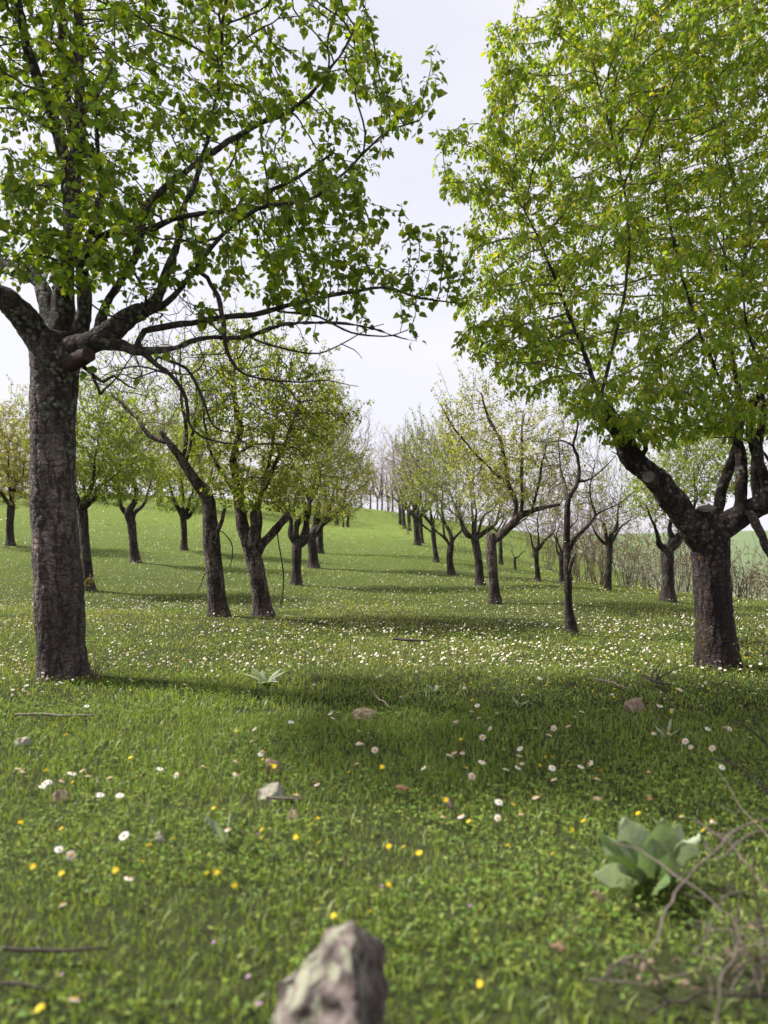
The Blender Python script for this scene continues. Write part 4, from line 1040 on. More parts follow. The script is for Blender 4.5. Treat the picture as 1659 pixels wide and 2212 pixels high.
for k, (x, Y) in enumerate(spots):
    py = HY - (gz1(x, Y) - CZ) / Y * F
    right = x / Y * F + CX > 1560
    h = rb_.uniform(.9, 1.5) if right else rb_.uniform(1.2, 2.2)
    if Y > 23: h = rb_.uniform(1.6, 2.8) if not right else rb_.uniform(.8, 1.2)
    bush('bare brown shrub of the thicket below the brow', 200 + k, x, Y, rb_.uniform(.8, 1.2), .7, h, 290, [(.14, .085, .05), (.17, .11, .06), (.12, .075, .04)], .22 if k % 3 else .4, BROWN_TW, TH, size=.055, stems=12, tip=.0044, step=.12)
rc = np.random.default_rng(15)
for k in range(26):
    px = -70 + 31 * k + rc.uniform(-12, 12); Y = rc.uniform(47, 58)
    bush('hazy olive shrub in the hedge along the crest of the slope', 260 + k, (px - CX) / F * Y, Y, rc.uniform(1.0, 1.5), .8, rc.uniform(2.2, 3.4), 300, PAL_PALE if k % 2 else PAL_OLIVE, .8, PINK_TW, 'hedge shrubs along the crest', name='hedge_shrub', size=.15, per=2, stems=6, step=.24, tip=.005)
for k in range(8):
    px = 835 + 30 * k + rc.uniform(-12, 12); Y = rc.uniform(50, 60)
    bush('bare pinkish shrub on the crest below the bare grey trees', 290 + k, (px - CX) / F * Y, Y, rc.uniform(1.0, 1.5), .8, rc.uniform(1.6, 2.6), 120, PAL_PALE, .12, PINK_TW, 'bare shrubs on the crest', size=.1, per=1, stems=7, step=.22, tip=.005)
bush('rounded shrub in fresh yellow green leaf, between the bowl-crowned pear and the ragged old pear', 240, *P(1352, 1270, 15.6)[:2], .62, .55, 1.35, 260, PAL_FRESH, .6, GREY_TW, name='leafy_shrub', size=.04, per=2, step=.1)
bush('low olive leafy scrub at the foot of the stout forked pear', 241, 2.74, 5.45, .26, .2, .30, 420, [(.12, .125, .03), (.16, .14, .04), (.10, .09, .03)], .55, BROWN_TW, name='low_scrub', size=.026, per=2, step=.045, tip=.0016)
bush('dry sucker shoots against the left foot of the stout forked pear', 242, 2.25, 5.42, .07, .07, .42, 120, [(.15, .12, .03), (.17, .11, .04)], .35, BROWN_TW, name='sucker_shoots', size=.022, per=2, step=.04, tip=.0014, stems=5)
bush('dry leafy suckers round the foot of the pale-patched pear', 243, *P(195, 1278, 13.2)[:2], .13, .12, .30, 80, [(.13, .13, .02), (.10, .08, .02)], .8, BROWN_TW, name='sucker_shoots', size=.045, per=3, step=.06)
bush('dry brown grass tuft against the foot of the tall lichened trunk', 247, -1.87, 4.98, .10, .09, .17, 90, [(.12, .09, .04), (.09, .07, .03)], .3, BROWN_TW, name='dry_tuft', cat='tuft', size=.02, per=1, step=.03, tip=.0012, stems=16)
bush('dark dry scrub under the upper orchard row', 244, *P(880, 1160, 34)[:2], .6, .5, .55, 120, PAL_OLIVE, .4, BROWN_TW, name='low_scrub', size=.06, per=2, step=.12)
bush('dark brown scrub heap behind the fan-limbed pear', 245, *P(1000, 1215, 27)[:2], 1.6, .8, 1.3, 260, PAL_OLIVE, .2, BROWN_TW, name='low_scrub', size=.05, per=2, step=.14)
bush('brown bramble heap under the thin straight trunk', 246, *P(1055, 1222, 26)[:2], 1.2, .8, 1.2, 220, PAL_OLIVE, .15, BROWN_TW, name='low_scrub', size=.05, per=2, step=.14)

# ------------------------------------------------------------------ grass and herbs
def build_grass():
    rng = np.random.default_rng(101)
    zones = [(.75, 2.2, 11500), (2.2, 4.2, 8000), (4.2, 7, 3600), (7, 11, 1350), (11, 17, 560), (17, 26, 230), (26, 40, 90), (40, 62, 32)]
    accN, accF = Acc(), Acc()
    for (y0, y1, dn) in zones:
        n = int(dn * (y1 - y0) * ((y0 + y1) * .60 + 1.4))
        Y = rng.uniform(y0, y1, n)
        X = rng.uniform(-1, 1, n) * (Y * .60 + .7)
        # keep an even spread over the trapezium
        keep = rng.random(n) < (Y * .60 + .7) / (y1 * .60 + .7)
        X, Y = X[keep], Y[keep]; n = len(X)
        p1 = patch(X, Y, 1.1, 21, 3); p2 = patch(X, Y, .32, 22, 2); p3 = patch(X, Y, 4.5, 23, 2); p4 = patch(X, Y, .55, 24, 2)
        bare = np.zeros(n, bool)
        for (bx, by) in BARE: bare |= ((X - bx[0]) / bx[2]) ** 2 + ((Y - bx[1]) / by) ** 2 < rng.uniform(.5, 1.3, n)
        keep = (rng.random(n) < np.clip(.85 + .45 * p3, .35, 1)) & ~(bare & (rng.random(n) < .9))
        X, Y, p1, p2, p3, p4 = X[keep], Y[keep], p1[keep], p2[keep], p3[keep], p4[keep]; n = len(X)
        Z = gz(X, Y) - .006
        far = y0 >= 11
        w = (.0027 if y0 < 4 else .0042 if y0 < 7 else .006 if y0 < 11 else .0105 if y0 < 17 else .017 if y0 < 26 else .03 if y0 < 40 else .055) * rng.uniform(.6, 1.3, n)
        hgt = np.clip(.036 + .017 * p1 + .012 * p4, .016, .08) * rng.uniform(.45, 1.35, n) * (1 if y0 < 11 else 1.1)
        # longer tussocks round the tree feet
        for tx, ty, q in ((-2.13, 5.05, .42), (2.44, 5.55, .38), (-1.0, 4.6, .5)):
            hgt *= 1 + .9 * np.exp(-((X - tx) ** 2 + (Y - ty) ** 2) / q ** 2)
        az = rng.uniform(0, 2 * math.pi, n); lean = rng.uniform(.1, 1.0, n) ** 1.3 * hgt * 1.1
        dx, dy = np.cos(az), np.sin(az)
        face = rng.uniform(0, 2 * math.pi, n)
        if far: face = rng.normal(0, .6, n)
        sx, sy = np.cos(face), np.sin(face)
        pal = np.array([(.085, .128, .022), (.105, .150, .026), (.130, .165, .032), (.070, .112, .020), (.150, .170, .040)])
        c = pal[rng.integers(0, 5, n)]
        dry = np.array((.21, .185, .085)); blue = np.array((.10, .135, .055)); lush = np.array((.070, .125, .018))
        t = np.clip(.25 + .7 * p2 + .25 * p1, 0, 1)[:, None]
        c = c * (1 - .30 * t) + blue * .30 * t
        c = c * (1 - .45 * np.clip(p4, 0, 1)[:, None]) + lush * .45 * np.clip(p4, 0, 1)[:, None]
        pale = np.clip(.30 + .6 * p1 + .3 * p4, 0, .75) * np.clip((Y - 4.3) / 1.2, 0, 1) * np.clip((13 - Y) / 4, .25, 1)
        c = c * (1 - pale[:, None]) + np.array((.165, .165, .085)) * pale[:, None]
        isd = rng.random(n) < np.clip(.05 + .17 * np.clip(p1, -1, 1) + (.05 if y0 > 4 else 0), .01, .25)
        c = np.where(isd[:, None], dry * rng.uniform(.7, 1.2, (n, 1)), c * (2.15, 2.12, 1.45)) * rng.uniform(.75, 1.25, (n, 1))
        B = np.stack([X, Y, Z], 1); S = np.stack([sx, sy, np.zeros(n)], 1) * w[:, None] * .5
        D = np.stack([dx, dy, np.zeros(n)], 1)
        tip = B + D * lean[:, None] + np.array((0, 0, 1)) * (hgt * rng.uniform(.75, 1, n))[:, None]
        if not far:
            mid = B + D * (lean * .32)[:, None] + np.array((0, 0, 1)) * (hgt * .58)[:, None]
            v = np.stack([B - S, B + S, mid + S * .8, mid - S * .8, tip], 1).reshape(-1, 3)
            k = (np.arange(n) * 5)[:, None]
            accN.add(v, [k + np.array([[0, 1, 2, 3]]), k + np.array([[3, 2, 4]])], np.repeat(c, 5, 0))
        else:
            v = np.stack([B - S, B + S, tip], 1).reshape(-1, 3)
            k = (np.arange(n) * 3)[:, None]
            accF.add(v, [k + np.array([[0, 1, 2]])], np.repeat(c, 3, 0))
    link('meadow_grass', accN.mesh('meadow_grass', [M['grass']], True), kind='stuff', label='short green meadow grass under the orchard trees', category='grass')
    link('slope_grass', accF.mesh('slope_grass', [M['grass']], True), kind='stuff', label='green grass on the distant orchard slope', category='grass')

def build_herbs():
    rng = np.random.default_rng(102)
    acc = Acc()
    for (y0, y1, dn, sz) in [(.8, 2.4, 2900, .0082), (2.4, 4.5, 1800, .009), (4.5, 8, 450, .012)]:
        n = int(dn * (y1 - y0) * ((y0 + y1) * .60 + 1.4))
        Y = rng.uniform(y0, y1, n); X = rng.uniform(-1, 1, n) * (Y * .6 + .7)
        q = patch(X, Y, 2.2, 33, 2); keep = (q > rng.uniform(-.5, .5, n))
        X, Y, q = X[keep], Y[keep], q[keep]; n = len(X)
        h = rng.uniform(.008, .05, n)
        c0 = np.stack([X, Y, gz(X, Y) + h], 1)
        a0 = rng.uniform(0, 6.28, n)
        pal = np.array([(.075, .125, .028), (.095, .145, .032), (.12, .155, .038), (.15, .16, .05), (.065, .115, .035)])
        col = pal[rng.integers(0, 5, n)] * (1.72, 1.82, 1.3) * rng.uniform(.7, 1.25, (n, 1))
        for k in range(3):
            a = a0 + k * 2.09 + rng.normal(0, .3, n)
            d = np.stack([np.cos(a), np.sin(a), rng.normal(.25, .35, n)], 1)
            nr = np.stack([rng.normal(0, .35, n), rng.normal(0, .35, n), np.ones(n)], 1)
            leaves(acc, c0, d, nr, sz * rng.uniform(.6, 1.4, n), np.full(n, .9), col, False)
    link('low_herbs', acc.mesh('low_herbs', [M['herb']], False), kind='stuff', label='small clover-like herbs mixed through the near grass', category='herbs')

def gp(px, py): return on_ground(px, py)
_b1, _b2, _b3 = gp(345, 1478), gp(535, 1540), gp(1500, 2140)
BARE = [((_b1[0], _b1[1], .16), .05), ((_b2[0], _b2[1], .17), .08), ((_b3[0], _b3[1], .22), .10)]
build_grass()
build_herbs()

# ------------------------------------------------------------------ flowers
def petals_acc(acc, c, nrm, r, n, wid, col, rng, droop=0.0, r0=.28, notch=.0):
    nrm = unit(nrm); u = unit(np.cross(nrm, (.3, .2, .93))); w = np.cross(nrm, u)
    for k in range(n):
        a = 2 * math.pi * (k + rng.normal(0, .12)) / n
        d = math.cos(a) * u + math.sin(a) * w; s = -math.sin(a) * u + math.cos(a) * w
        R = r * rng.uniform(.88, 1.08); dz = -droop * rng.uniform(.7, 1.3)
        p = lambda f, q, h: c + d * R * f * (1 - .35 * min(droop, 1)) + s * r * wid * q + nrm * r * h
        v = [p(r0, -.5, 0), p(r0, .5, 0), p(.72, .95, dz * .45 + .04), p(1, .45, dz), p(1, -.45, dz), p(.72, -.95, dz * .45 + .04)]
        acc.add(v, [np.array([(0, 1, 2, 5), (5, 2, 3, 4)])], np.asarray(col) * rng.uniform(.9, 1.08))
def dome_acc(acc, c, nrm, r, h, col, sides=9):
    nrm = unit(nrm); u = unit(np.cross(nrm, (.3, .2, .93))); w = np.cross(nrm, u)
    th = np.arange(sides) / sides * 2 * math.pi
    rings = [c + (np.cos(th)[:, None] * u + np.sin(th)[:, None] * w) * r * q + nrm * h * z for q, z in ((1, 0), (.82, .55), (.42, .92))]
    v = np.concatenate(rings + [(c + nrm * h)[None]])
    f = [(k * sides + j, k * sides + (j + 1) % sides, (k + 1) * sides + (j + 1) % sides, (k + 1) * sides + j) for k in range(2) for j in range(sides)]
    acc.add(v, [np.array(f), np.array([(2 * sides + j, 2 * sides + (j + 1) % sides, 3 * sides) for j in range(sides)])], col)
WHITE = (.90, .89, .87); PINKW = (.82, .70, .67); DISC = (.62, .36, .03); YEL = (.78, .60, .03); STEM = (.09, .13, .03)
def flower_proto(kind, seed, h):
    """returns list of (part name, mesh); the flower's foot is at 0,0,0"""
    rng = np.random.default_rng(seed)
    lean = rng.normal(0, .18, 2) * h
    top = np.array((lean[0], lean[1], h)); nrm = unit(np.array((rng.normal(-.1, .4), rng.normal(-.1, .42), 1.0)))
    parts = []
    a = Acc()
    if kind == 'daisy':
        dr = rng.choice([.05, .15, .5, .9], p=[.4, .25, .2, .15])
        petals_acc(a, top, nrm, rng.uniform(.0125, .0155), rng.integers(11, 15), .16, WHITE if rng.random() < .62 else PINKW, rng, dr)
        parts.append(('petals', a.mesh('petals', [M['petal']], False)))
        b = Acc(); dome_acc(b, top, nrm, .0055, .0042, DISC); parts.append(('disc', b.mesh('disc', [M['petal']], True)))
    elif kind == 'yellow':
        petals_acc(a, top, nrm, rng.uniform(.0068, .009), 9, .24, YEL, rng, -.15, .05)
        petals_acc(a, top + nrm * .0012, nrm, .0055, 7, .24, (.74, .52, .02), rng, -.2, .05)
        parts.append(('petals', a.mesh('petals', [M['petal']], False)))
    else:
        petals_acc(a, top, nrm, .0052, 6, .32, (.50, .27, .50), rng, -.4, .05)
        parts.append(('petals', a.mesh('petals', [M['petal']], False)))
    s = Acc(); pts = np.array([(0, 0, -.01), (lean[0] * .3, lean[1] * .3, h * .5), top - nrm * .001])
    tube(s, catmull(pts, h * .2), np.full(len(catmull(pts, h * .2)), .0010), 4, STEM, False)
    parts.append(('stem', s.mesh('stem', [M['herb']], True)))
    return parts, h
def merged_proto(kind, seed, h):
    parts, h = flower_proto(kind, seed, h)
    v, f, c, m, n = [], {3: [], 4: []}, [], [], 0
    for nm, me in parts:
        k = len(me.vertices); co = np.empty(k * 3); me.vertices.foreach_get('co', co); v.append(co.reshape(-1, 3))
        cc = np.empty(k * 4); me.color_attributes['Col'].data.foreach_get('color', cc); c.append(cc.reshape(-1, 4)[:, :3])
        for p in me.polygons: f[p.loop_total].append([q + n for q in p.vertices])
        n += k
    return np.concatenate(v), {k: np.array(q) for k, q in f.items() if q}, np.concatenate(c)

Z1 = lambda l: [(x * .5, 1438 + y * .5) for x, y in l]
Z2 = lambda l: [(829.5 + x * .5, 1438 + y * .5) for x, y in l]
WD = Z1([(685, 418), (757, 460), (885, 428), (1087, 265), (1098, 318), (1120, 382), (1152, 378), (1413, 203), (1443, 222), (1470, 212), (1452, 198), (1280, 230), (1555, 228), (1558, 278), (1595, 290),
         (1508, 320), (1565, 342), (1607, 370), (1557, 425), (1380, 508), (1305, 572), (1030, 435), (1012, 498), (110, 322), (95, 447), (72, 452), (260, 470), (275, 505), (370, 450), (385, 498), (492, 490),
         (460, 528), (170, 515), (205, 505), (140, 497), (568, 528), (502, 757), (237, 800), (283, 832), (538, 928), (293, 1033), (352, 1420), (1000, 708), (338, 147), (400, 152), (225, 78), (170, 72), (1165, 72), (1370, 80)]) + \
     Z2([(155, 425), (310, 372), (357, 380), (275, 405), (360, 490), (567, 360), (530, 375), (613, 418), (587, 443), (577, 398), (717, 455), (827, 408), (890, 415), (930, 512), (750, 500), (455, 440), (410, 318),
         (408, 397), (672, 260), (705, 308), (720, 275), (505, 220), (387, 178), (328, 190), (420, 230), (325, 240), (455, 268), (827, 212), (815, 185), (962, 193), (807, 268), (1187, 173), (1255, 183), (1383, 162),
         (1555, 172), (1398, 280), (1480, 270), (1495, 285), (1590, 310), (1580, 255), (1255, 315), (1290, 335), (1315, 340), (1175, 293), (1408, 362), (1455, 440), (278, 648), (345, 648), (487, 602), (480, 648),
         (617, 633), (675, 583), (1440, 670), (1312, 648), (1165, 463), (1622, 1145), (670, 65), (340, 90), (1020, 8), (1185, 45), (1250, 25), (1095, 48)])
YD = Z1([(1007, 283), (273, 313), (170, 350), (178, 462), (340, 490), (547, 408), (1157, 392), (1170, 408), (1153, 435), (1172, 455), (1493, 452), (1638, 450), (907, 610), (73, 700), (242, 708), (1365, 665),
         (1382, 706), (1142, 727), (1135, 748), (1262, 753), (1382, 782), (790, 765), (617, 800), (627, 853), (124, 880), (282, 900), (480, 900), (922, 880), (873, 908), (1467, 1075), (1580, 1073), (1000, 943), (130, 1525)]) + \
     Z2([(323, 327), (895, 285), (671, 432), (708, 405), (735, 455), (728, 400), (350, 440), (798, 440), (935, 467), (390, 153), (995, 132), (1232, 203), (350, 672), (838, 686), (806, 718), (517, 776), (735, 850),
         (65, 793), (140, 835), (1390, 738), (1610, 655), (1130, 655), (395, 1365), (255, 597), (560, 615), (20, 787), (8, 960)])
PD = Z1([(1095, 728), (908, 1193), (143, 1230), (245, 1362), (1053, 1357), (1103, 1497), (1630, 960)]) + Z2([(375, 1035)])

def flower_field(kind, n, seed):
    rng = np.random.default_rng(seed)
    Y = np.exp(rng.uniform(math.log(4.3), math.log(34), n * 6)); X = rng.uniform(-1, 1, len(Y)) * (Y * .56 + .3)
    st = vnoise(np.stack([X * .35, Y * 1.3, np.zeros_like(X)], 1), .9, 61 + seed, 3)
    cl = patch(X, Y, 1.3, 66 + seed, 2)
    band = np.where(Y < 5.2, .30, np.where(Y < 9, .72, np.where(Y < 13, .72, .62)))
    pr = band * np.clip(.30 + .62 * st + .45 * cl, .05, 1)
    k = rng.random(len(Y)) < pr
    return X[k][:n], Y[k][:n]

def plant_flowers(kind, explicit, nfield, seed, name, label, cat, group, hs):
    rng = np.random.default_rng(seed)
    protos = [flower_proto(kind, seed * 10 + k, h) for k, h in enumerate(hs)]
    flat = [merged_proto(kind, seed * 10 + k, h) for k, h in enumerate(hs)]
    pts = []
    for px, py in explicit:
        k = rng.integers(0, len(hs)); h = hs[k]
        zr = CZ - (py - HY) / F * _YS
        q = np.argmax(zr <= gz((px - CX) / F * _YS, _YS) + h); Y = _YS[q]; x = (px - CX) / F * Y
        pts.append((x, Y, k, True))
    if nfield:
        X, Y = flower_field(kind, nfield, seed)
        o = np.argsort(Y); X, Y = X[o], Y[o]
        pts += [(x, y, rng.integers(0, len(hs)), False) for x, y in zip(X, Y)]
    P3 = np.array([(p[0], p[1]) for p in pts]); Z = gz(P3[:, 0], P3[:, 1])
    merged_me = []
    for v, f, c in flat: merged_me.append(mesh_np(name, v, list(f.values()), [M['petal']], c, False))
    def low_flower(h, sd):
        g = np.random.default_rng(sd); nrm = unit(np.array((g.normal(-.1, .4), g.normal(-.1, .42), 1.0)))
        u = unit(np.cross(nrm, (.3, .2, .93))); w = np.cross(nrm, u); n = 8 if kind == 'daisy' else 6
        r = g.uniform(.0125, .0155) if kind == 'daisy' else .0095
        a = np.arange(n) / n * 2 * math.pi; top = np.array((g.normal(0, .15) * h, g.normal(0, .15) * h, h))
        rim = top + (np.cos(a)[:, None] * u + np.sin(a)[:, None] * w) * r * g.uniform(.8, 1.12, (n, 1)) - nrm * r * g.choice([.05, .4])
        v = np.concatenate([rim, (top + nrm * .001)[None]]); f = [(j, (j + 1) % n, n) for j in range(n)]
        c = np.repeat(np.array([((.84, .82, .76) if g.random() < .55 else PINKW) if kind == 'daisy' else YEL]), n + 1, 0); m = len(v)
        if kind == 'daisy':
            b = np.arange(5) / 5 * 2 * math.pi
            v = np.concatenate([v, top + nrm * .0012 + (np.cos(b)[:, None] * u + np.sin(b)[:, None] * w) * .0055, (top + nrm * .005)[None]])
            f += [(m + j, m + (j + 1) % 5, m + 5) for j in range(5)]; c = np.concatenate([c, np.repeat([DISC], 6, 0)]); m = len(v)
        v = np.concatenate([v, [(-.0012, 0, 0), (.0012, 0, 0), top]]); f.append((m, m + 1, m + 2)); c = np.concatenate([c, np.repeat([STEM], 3, 0)])
        return v, {3: np.array(f)}, c
    low = [low_flower(h, seed * 77 + k) for k, h in enumerate(hs)]
    rest = Acc()
    for i, (x, y, k, ex) in enumerate(pts):
        rz = rng.uniform(-.9, .9); s = rng.uniform(.85, 1.15) * (1.0 if ex else .68)
        if i < 300:
            if ex:
                root = thing(name, (x, y, Z[i]), label, cat, group)
                for nm, me in protos[k][0]: link(nm, me, root)
            else:
                root = link(name, merged_me[k], None, (x, y, Z[i]), label=label, category=cat, group=group)
            root.rotation_euler = (0, 0, rz); root.scale = (s, s, s)
        else:
            v, f, c = low[k]
            if y > 9: s *= 1.0 + (y - 9) * .02
            R = np.array(((math.cos(rz), -math.sin(rz), 0), (math.sin(rz), math.cos(rz), 0), (0, 0, 1)))
            rest.add((v * s) @ R.T + (x, y, Z[i]), list(f.values()), c)
    if rest.n:
        link(name + '_drift', rest.mesh(name, [M['petal']], False), kind='stuff', label='drifts of ' + group + ' across the orchard grass', category=cat)
# far flowers: few faces each
plant_flowers('daisy', WD, 6200, 1, 'daisy', 'white daisy with a yellow centre on a thin stem in the grass', 'daisy', 'white daisies', [.06, .075, .085, .10, .07, .055, .115, .09])
plant_flowers('yellow', YD, 2400, 2, 'yellow_flower', 'small bright yellow flower on a thin stem in the grass', 'flower', 'yellow flowers', [.05, .065, .075, .09, .06])
plant_flowers('pink', PD, 0, 3, 'pink_flower', 'tiny mauve pink flower low in the grass', 'flower', 'mauve flowers', [.03, .04, .05])

# ------------------------------------------------------------------ stones
def hull_stone(name, pts, mat, label, cat, cuts=4, rough=.06, seed=0, base=None, smooth=False):
    import bmesh
    pts = np.asarray(pts, float)
    if base is None: base = np.array((pts[:, 0].mean(), pts[:, 1].mean(), gz1(pts[:, 0].mean(), pts[:, 1].mean())))
    bm = bmesh.new()
    for p in pts - base: bm.verts.new(p)
    bmesh.ops.convex_hull(bm, input=bm.verts[:])
    bmesh.ops.delete(bm, geom=[v for v in bm.verts if not v.link_faces], context='VERTS')
    bmesh.ops.bevel(bm, geom=bm.edges[:], offset=np.ptp(pts, axis=0).max() * .035, segments=1, affect='EDGES', clamp_overlap=True)
    bmesh.ops.triangulate(bm, faces=bm.faces[:])
    for _ in range(cuts): bmesh.ops.subdivide_edges(bm, edges=[e for e in bm.edges if e.calc_length() > np.ptp(pts, axis=0).max() * .05], cuts=1, use_grid_fill=True)
    bmesh.ops.triangulate(bm, faces=bm.faces[:])
    bm.normal_update()
    co = np.array([v.co[:] for v in bm.verts]); nr = np.array([v.normal[:] for v in bm.verts])
    S = np.ptp(pts, axis=0).max()
    k = vnoise(co, 5 / S, seed, 4) * rough * S * .7 + vnoise(co, 16 / S, seed + 9, 2) * rough * S * .28
    for v, c, n_, d in zip(bm.verts, co, nr, k): v.co = c + n_ * d
    me = bpy.data.meshes.new(name); bm.to_mesh(me); bm.free()
    me.materials.append(mat)
    me.polygons.foreach_set('use_smooth', np.full(len(me.polygons), True))
    return link(name, me, None, base, label=label, category=cat)
RK = [P(768, 1982, 1.36), P(748, 1996, 1.33), P(786, 2002, 1.37), P(690, 2058, 1.36), P(612, 2108, 1.38), P(592, 2125, 1.40), P(585, 2200, 1.36), P(575, 2390, 1.30), P(615, 2420, 1.26),
      P(772, 2050, 1.27), P(772, 2150, 1.23), P(768, 2420, 1.17), P(818, 2050, 1.42), P(829, 2105, 1.42), P(836, 2200, 1.38), P(850, 2420, 1.33), P(790, 2075, 1.50), P(700, 2120, 1.52), P(830, 2380, 1.55), P(600, 2340, 1.52)]
hull_stone('rock', RK, M['rock'], 'upright wedge-shaped purplish rock blotched with pale lichen', 'rock', 5, .10, 3)
def small_stone(px, py, w, h, mat, label, seed):
    rng = np.random.default_rng(seed)
    c = on_ground(px, py + h * .4); k = c[1] / F
    pts = unit(rng.normal(0, 1, (26, 3))) * (w * k * .5, w * k * .42, h * k * .75) * rng.uniform(.8, 1.1, (26, 1)) + c + (0, 0, h * k * .15)
    hull_stone('stone', pts, mat, label, 'stone', 2, .05, seed, base=c)
small_stone(585, 1710, 66, 46, M['stone_grey'], 'pale grey rounded stone half sunk in the grass', 1)
small_stone(588, 1656, 46, 36, M['stone_brown'], 'small brown stone beneath a cluster of yellow flowers', 2)
small_stone(132, 1722, 44, 30, M['stone_brown'], 'dark brown pebble near the white daisies', 3)
small_stone(632, 1764, 34, 24, M['stone_brown'], 'pinkish brown pebble just beside the pale grey stone', 4)
small_stone(1375, 1523, 62, 30, M['stone_brown'], 'tan boulder lying in front of the stout forked pear', 5)
small_stone(786, 1543, 58, 26, M['stone_brown'], 'flat lichened stone at the edge of the tree shadow', 6)
small_stone(350, 1806, 30, 24, M['stone_grey'], 'small greyish clod in the clover', 7)
small_stone(52, 1602, 40, 22, M['stone_grey'], 'flat grey stone under a single daisy', 8)

# ------------------------------------------------------------------ felted rosette plants
def felt_leaf(base, tip, bulge, width, side, cup, col, tipw=.35, waist=.35, seed=0, nseg=12, ncr=6, ripple=.06):
    base, tip, bulge = map(np.asarray, (base, tip, bulge)); side = unit(np.asarray(side, float))
    rng = np.random.default_rng(seed)
    t = np.linspace(0, 1, nseg + 1)
    line = base[None] * ((1 - t) ** 2)[:, None] + ((base + tip) / 2 + bulge)[None] * (2 * t * (1 - t))[:, None] + tip[None] * (t ** 2)[:, None]
    tan = unit(np.gradient(line, axis=0)); nr = unit(np.cross(side[None], tan)); sd = np.cross(tan, nr)
    prof = np.where(t < .6, waist + (1 - waist) * np.sin(np.clip(t / .6, 0, 1) * math.pi / 2) ** 1.4, np.clip(1 - ((t - .6) / .4) ** 1.7, 0, 1) * (1 - tipw * 0) + 0)
    prof[-1] = .12
    u = np.linspace(-1, 1, ncr + 1)
    W = width / 2
    v = line[:, None] + sd[:, None] * (u[None, :, None] * prof[:, None, None] * W) + nr[:, None] * ((np.abs(u)[None, :, None] ** 1.5) * cup * prof[:, None, None] * W)
    ph = rng.uniform(0, 6)
    v += nr[:, None] * (np.sin(t * 11 + ph)[:, None, None] * (np.abs(u) ** 2)[None, :, None] * ripple * W * np.sign(u)[None, :, None])
    i = np.arange(nseg)[:, None] * (ncr + 1) + np.arange(ncr)[None]
    f = np.stack([i.ravel(), (i + 1).ravel(), (i + ncr + 2).ravel(), (i + ncr + 1).ravel()], 1)
    rib = np.exp(-(u / .13) ** 2)[None, :, None]
    c = np.asarray(col)[None, None] * (1 - .25 * rib) + np.array((.20, .24, .13)) * .25 * rib
    if nseg > 15:
        vein = (np.abs(np.sin((t[:, None] * 17 - np.abs(u)[None] * 5.2))) < .22)[..., None] * .20
        c = c * (1 + vein * np.array((.9, .9, 1.1))); v = v + nr[:, None] * (vein * .02 * W)
    c = np.broadcast_to(c, v.shape) * (1 + .08 * rng.normal(0, 1, v.shape[:2])[..., None])
    return v.reshape(-1, 3), f, c.reshape(-1, 3)
PALEF = (.33, .375, .26); MIDF = (.19, .245, .125); DARKF = (.10, .15, .055)
mb = on_ground(1412, 1918)
mul = thing('mullein', mb, 'large grey green felted mullein rosette behind the dead brush', 'plant')
for k, (bx, by, tx, ty, dY, w, bul, cup, col, tw) in enumerate([
        (1402, 1908, 1352, 1764, .03, 82, (-.01, .03, .03), .35, PALEF, 0), (1420, 1908, 1437, 1770, .0, 92, (.0, .03, .02), .28, MIDF, .1), (1428, 1910, 1470, 1778, .05, 62, (.01, .05, .03), .45, PALEF, -.5),
        (1430, 1912, 1512, 1806, -.02, 78, (.0, .03, .05), .4, PALEF, .4), (1396, 1908, 1293, 1796, .02, 62, (-.0, .04, .03), .45, MIDF, -.4), (1395, 1912, 1312, 1848, -.10, 40, (-.0, .0, .03), .6, DARKF, .6),
        (1375, 1915, 1279, 1887, -.17, 56, (0, -.02, .035), .25, PALEF, .9), (1435, 1915, 1498, 1872, -.12, 62, (0, -.02, .03), .3, DARKF, .5), (1405, 1915, 1380, 1838, -.09, 60, (0, -.03, .02), .4, MIDF, .2),
        (1425, 1915, 1447, 1842, -.10, 62, (0, -.03, .02), .35, MIDF, -.2), (1415, 1918, 1420, 1930, -.22, 60, (0, -.03, .05), .2, DARKF, .9), (1412, 1910, 1405, 1800, .10, 70, (0, .03, .03), .3, MIDF, 0)]):
    w *= .88; b = P(bx, by, mb[1]); t_ = P(tx, ty, mb[1] + dY)
    v, f, c = felt_leaf(b, t_, bul, w / F * mb[1], (math.cos(tw), math.sin(tw) * .6, math.sin(tw) * .5), cup, col, seed=k, ripple=.2, nseg=30, ncr=14)
    link('leaf', mesh_np('leaf', v - mb, [f], [M['felt']], c), mul)
def rosette(px, py, n, length, wid, label, seed, up=.55, col=PALEF):
    rng = np.random.default_rng(seed); c0 = on_ground(px, py)
    r = thing('felted_rosette', c0, label, 'plant')
    for k in range(n):
        a = 2 * math.pi * k / n * 1.9 + rng.normal(0, .3); e = rng.uniform(.25, 1.0) * up * 1.5; L = length * rng.uniform(.7, 1.15)
        d = np.array((math.cos(a) * math.cos(e), math.sin(a) * math.cos(e), math.sin(e)))
        v, f, c = felt_leaf(np.zeros(3) + d * .008, d * L, (0, 0, .12 * L), wid * rng.uniform(.8, 1.2), (-math.sin(a), math.cos(a), 0), .3, np.asarray(col) * rng.uniform(.7, 1.05), seed=seed + k, nseg=7, ncr=4)
        link('leaf', mesh_np('leaf', v, [f], [M['felt']], c), r)
rosette(575, 1478, 20, .15, .030, 'spreading grey green rosette of narrow leaves among the daisies', 300)
rosette(487, 1830, 5, .115, .024, 'young upright felted plant of a few narrow grey leaves in the clover', 310, 1.0)
rosette(935, 1497, 10, .07, .016, 'small grey rosette in the pale grass beyond the tree shadow', 320)
rosette(1440, 1595, 6, .09, .02, 'small silvery tuft of narrow leaves inside the tree shadow', 330, .9)
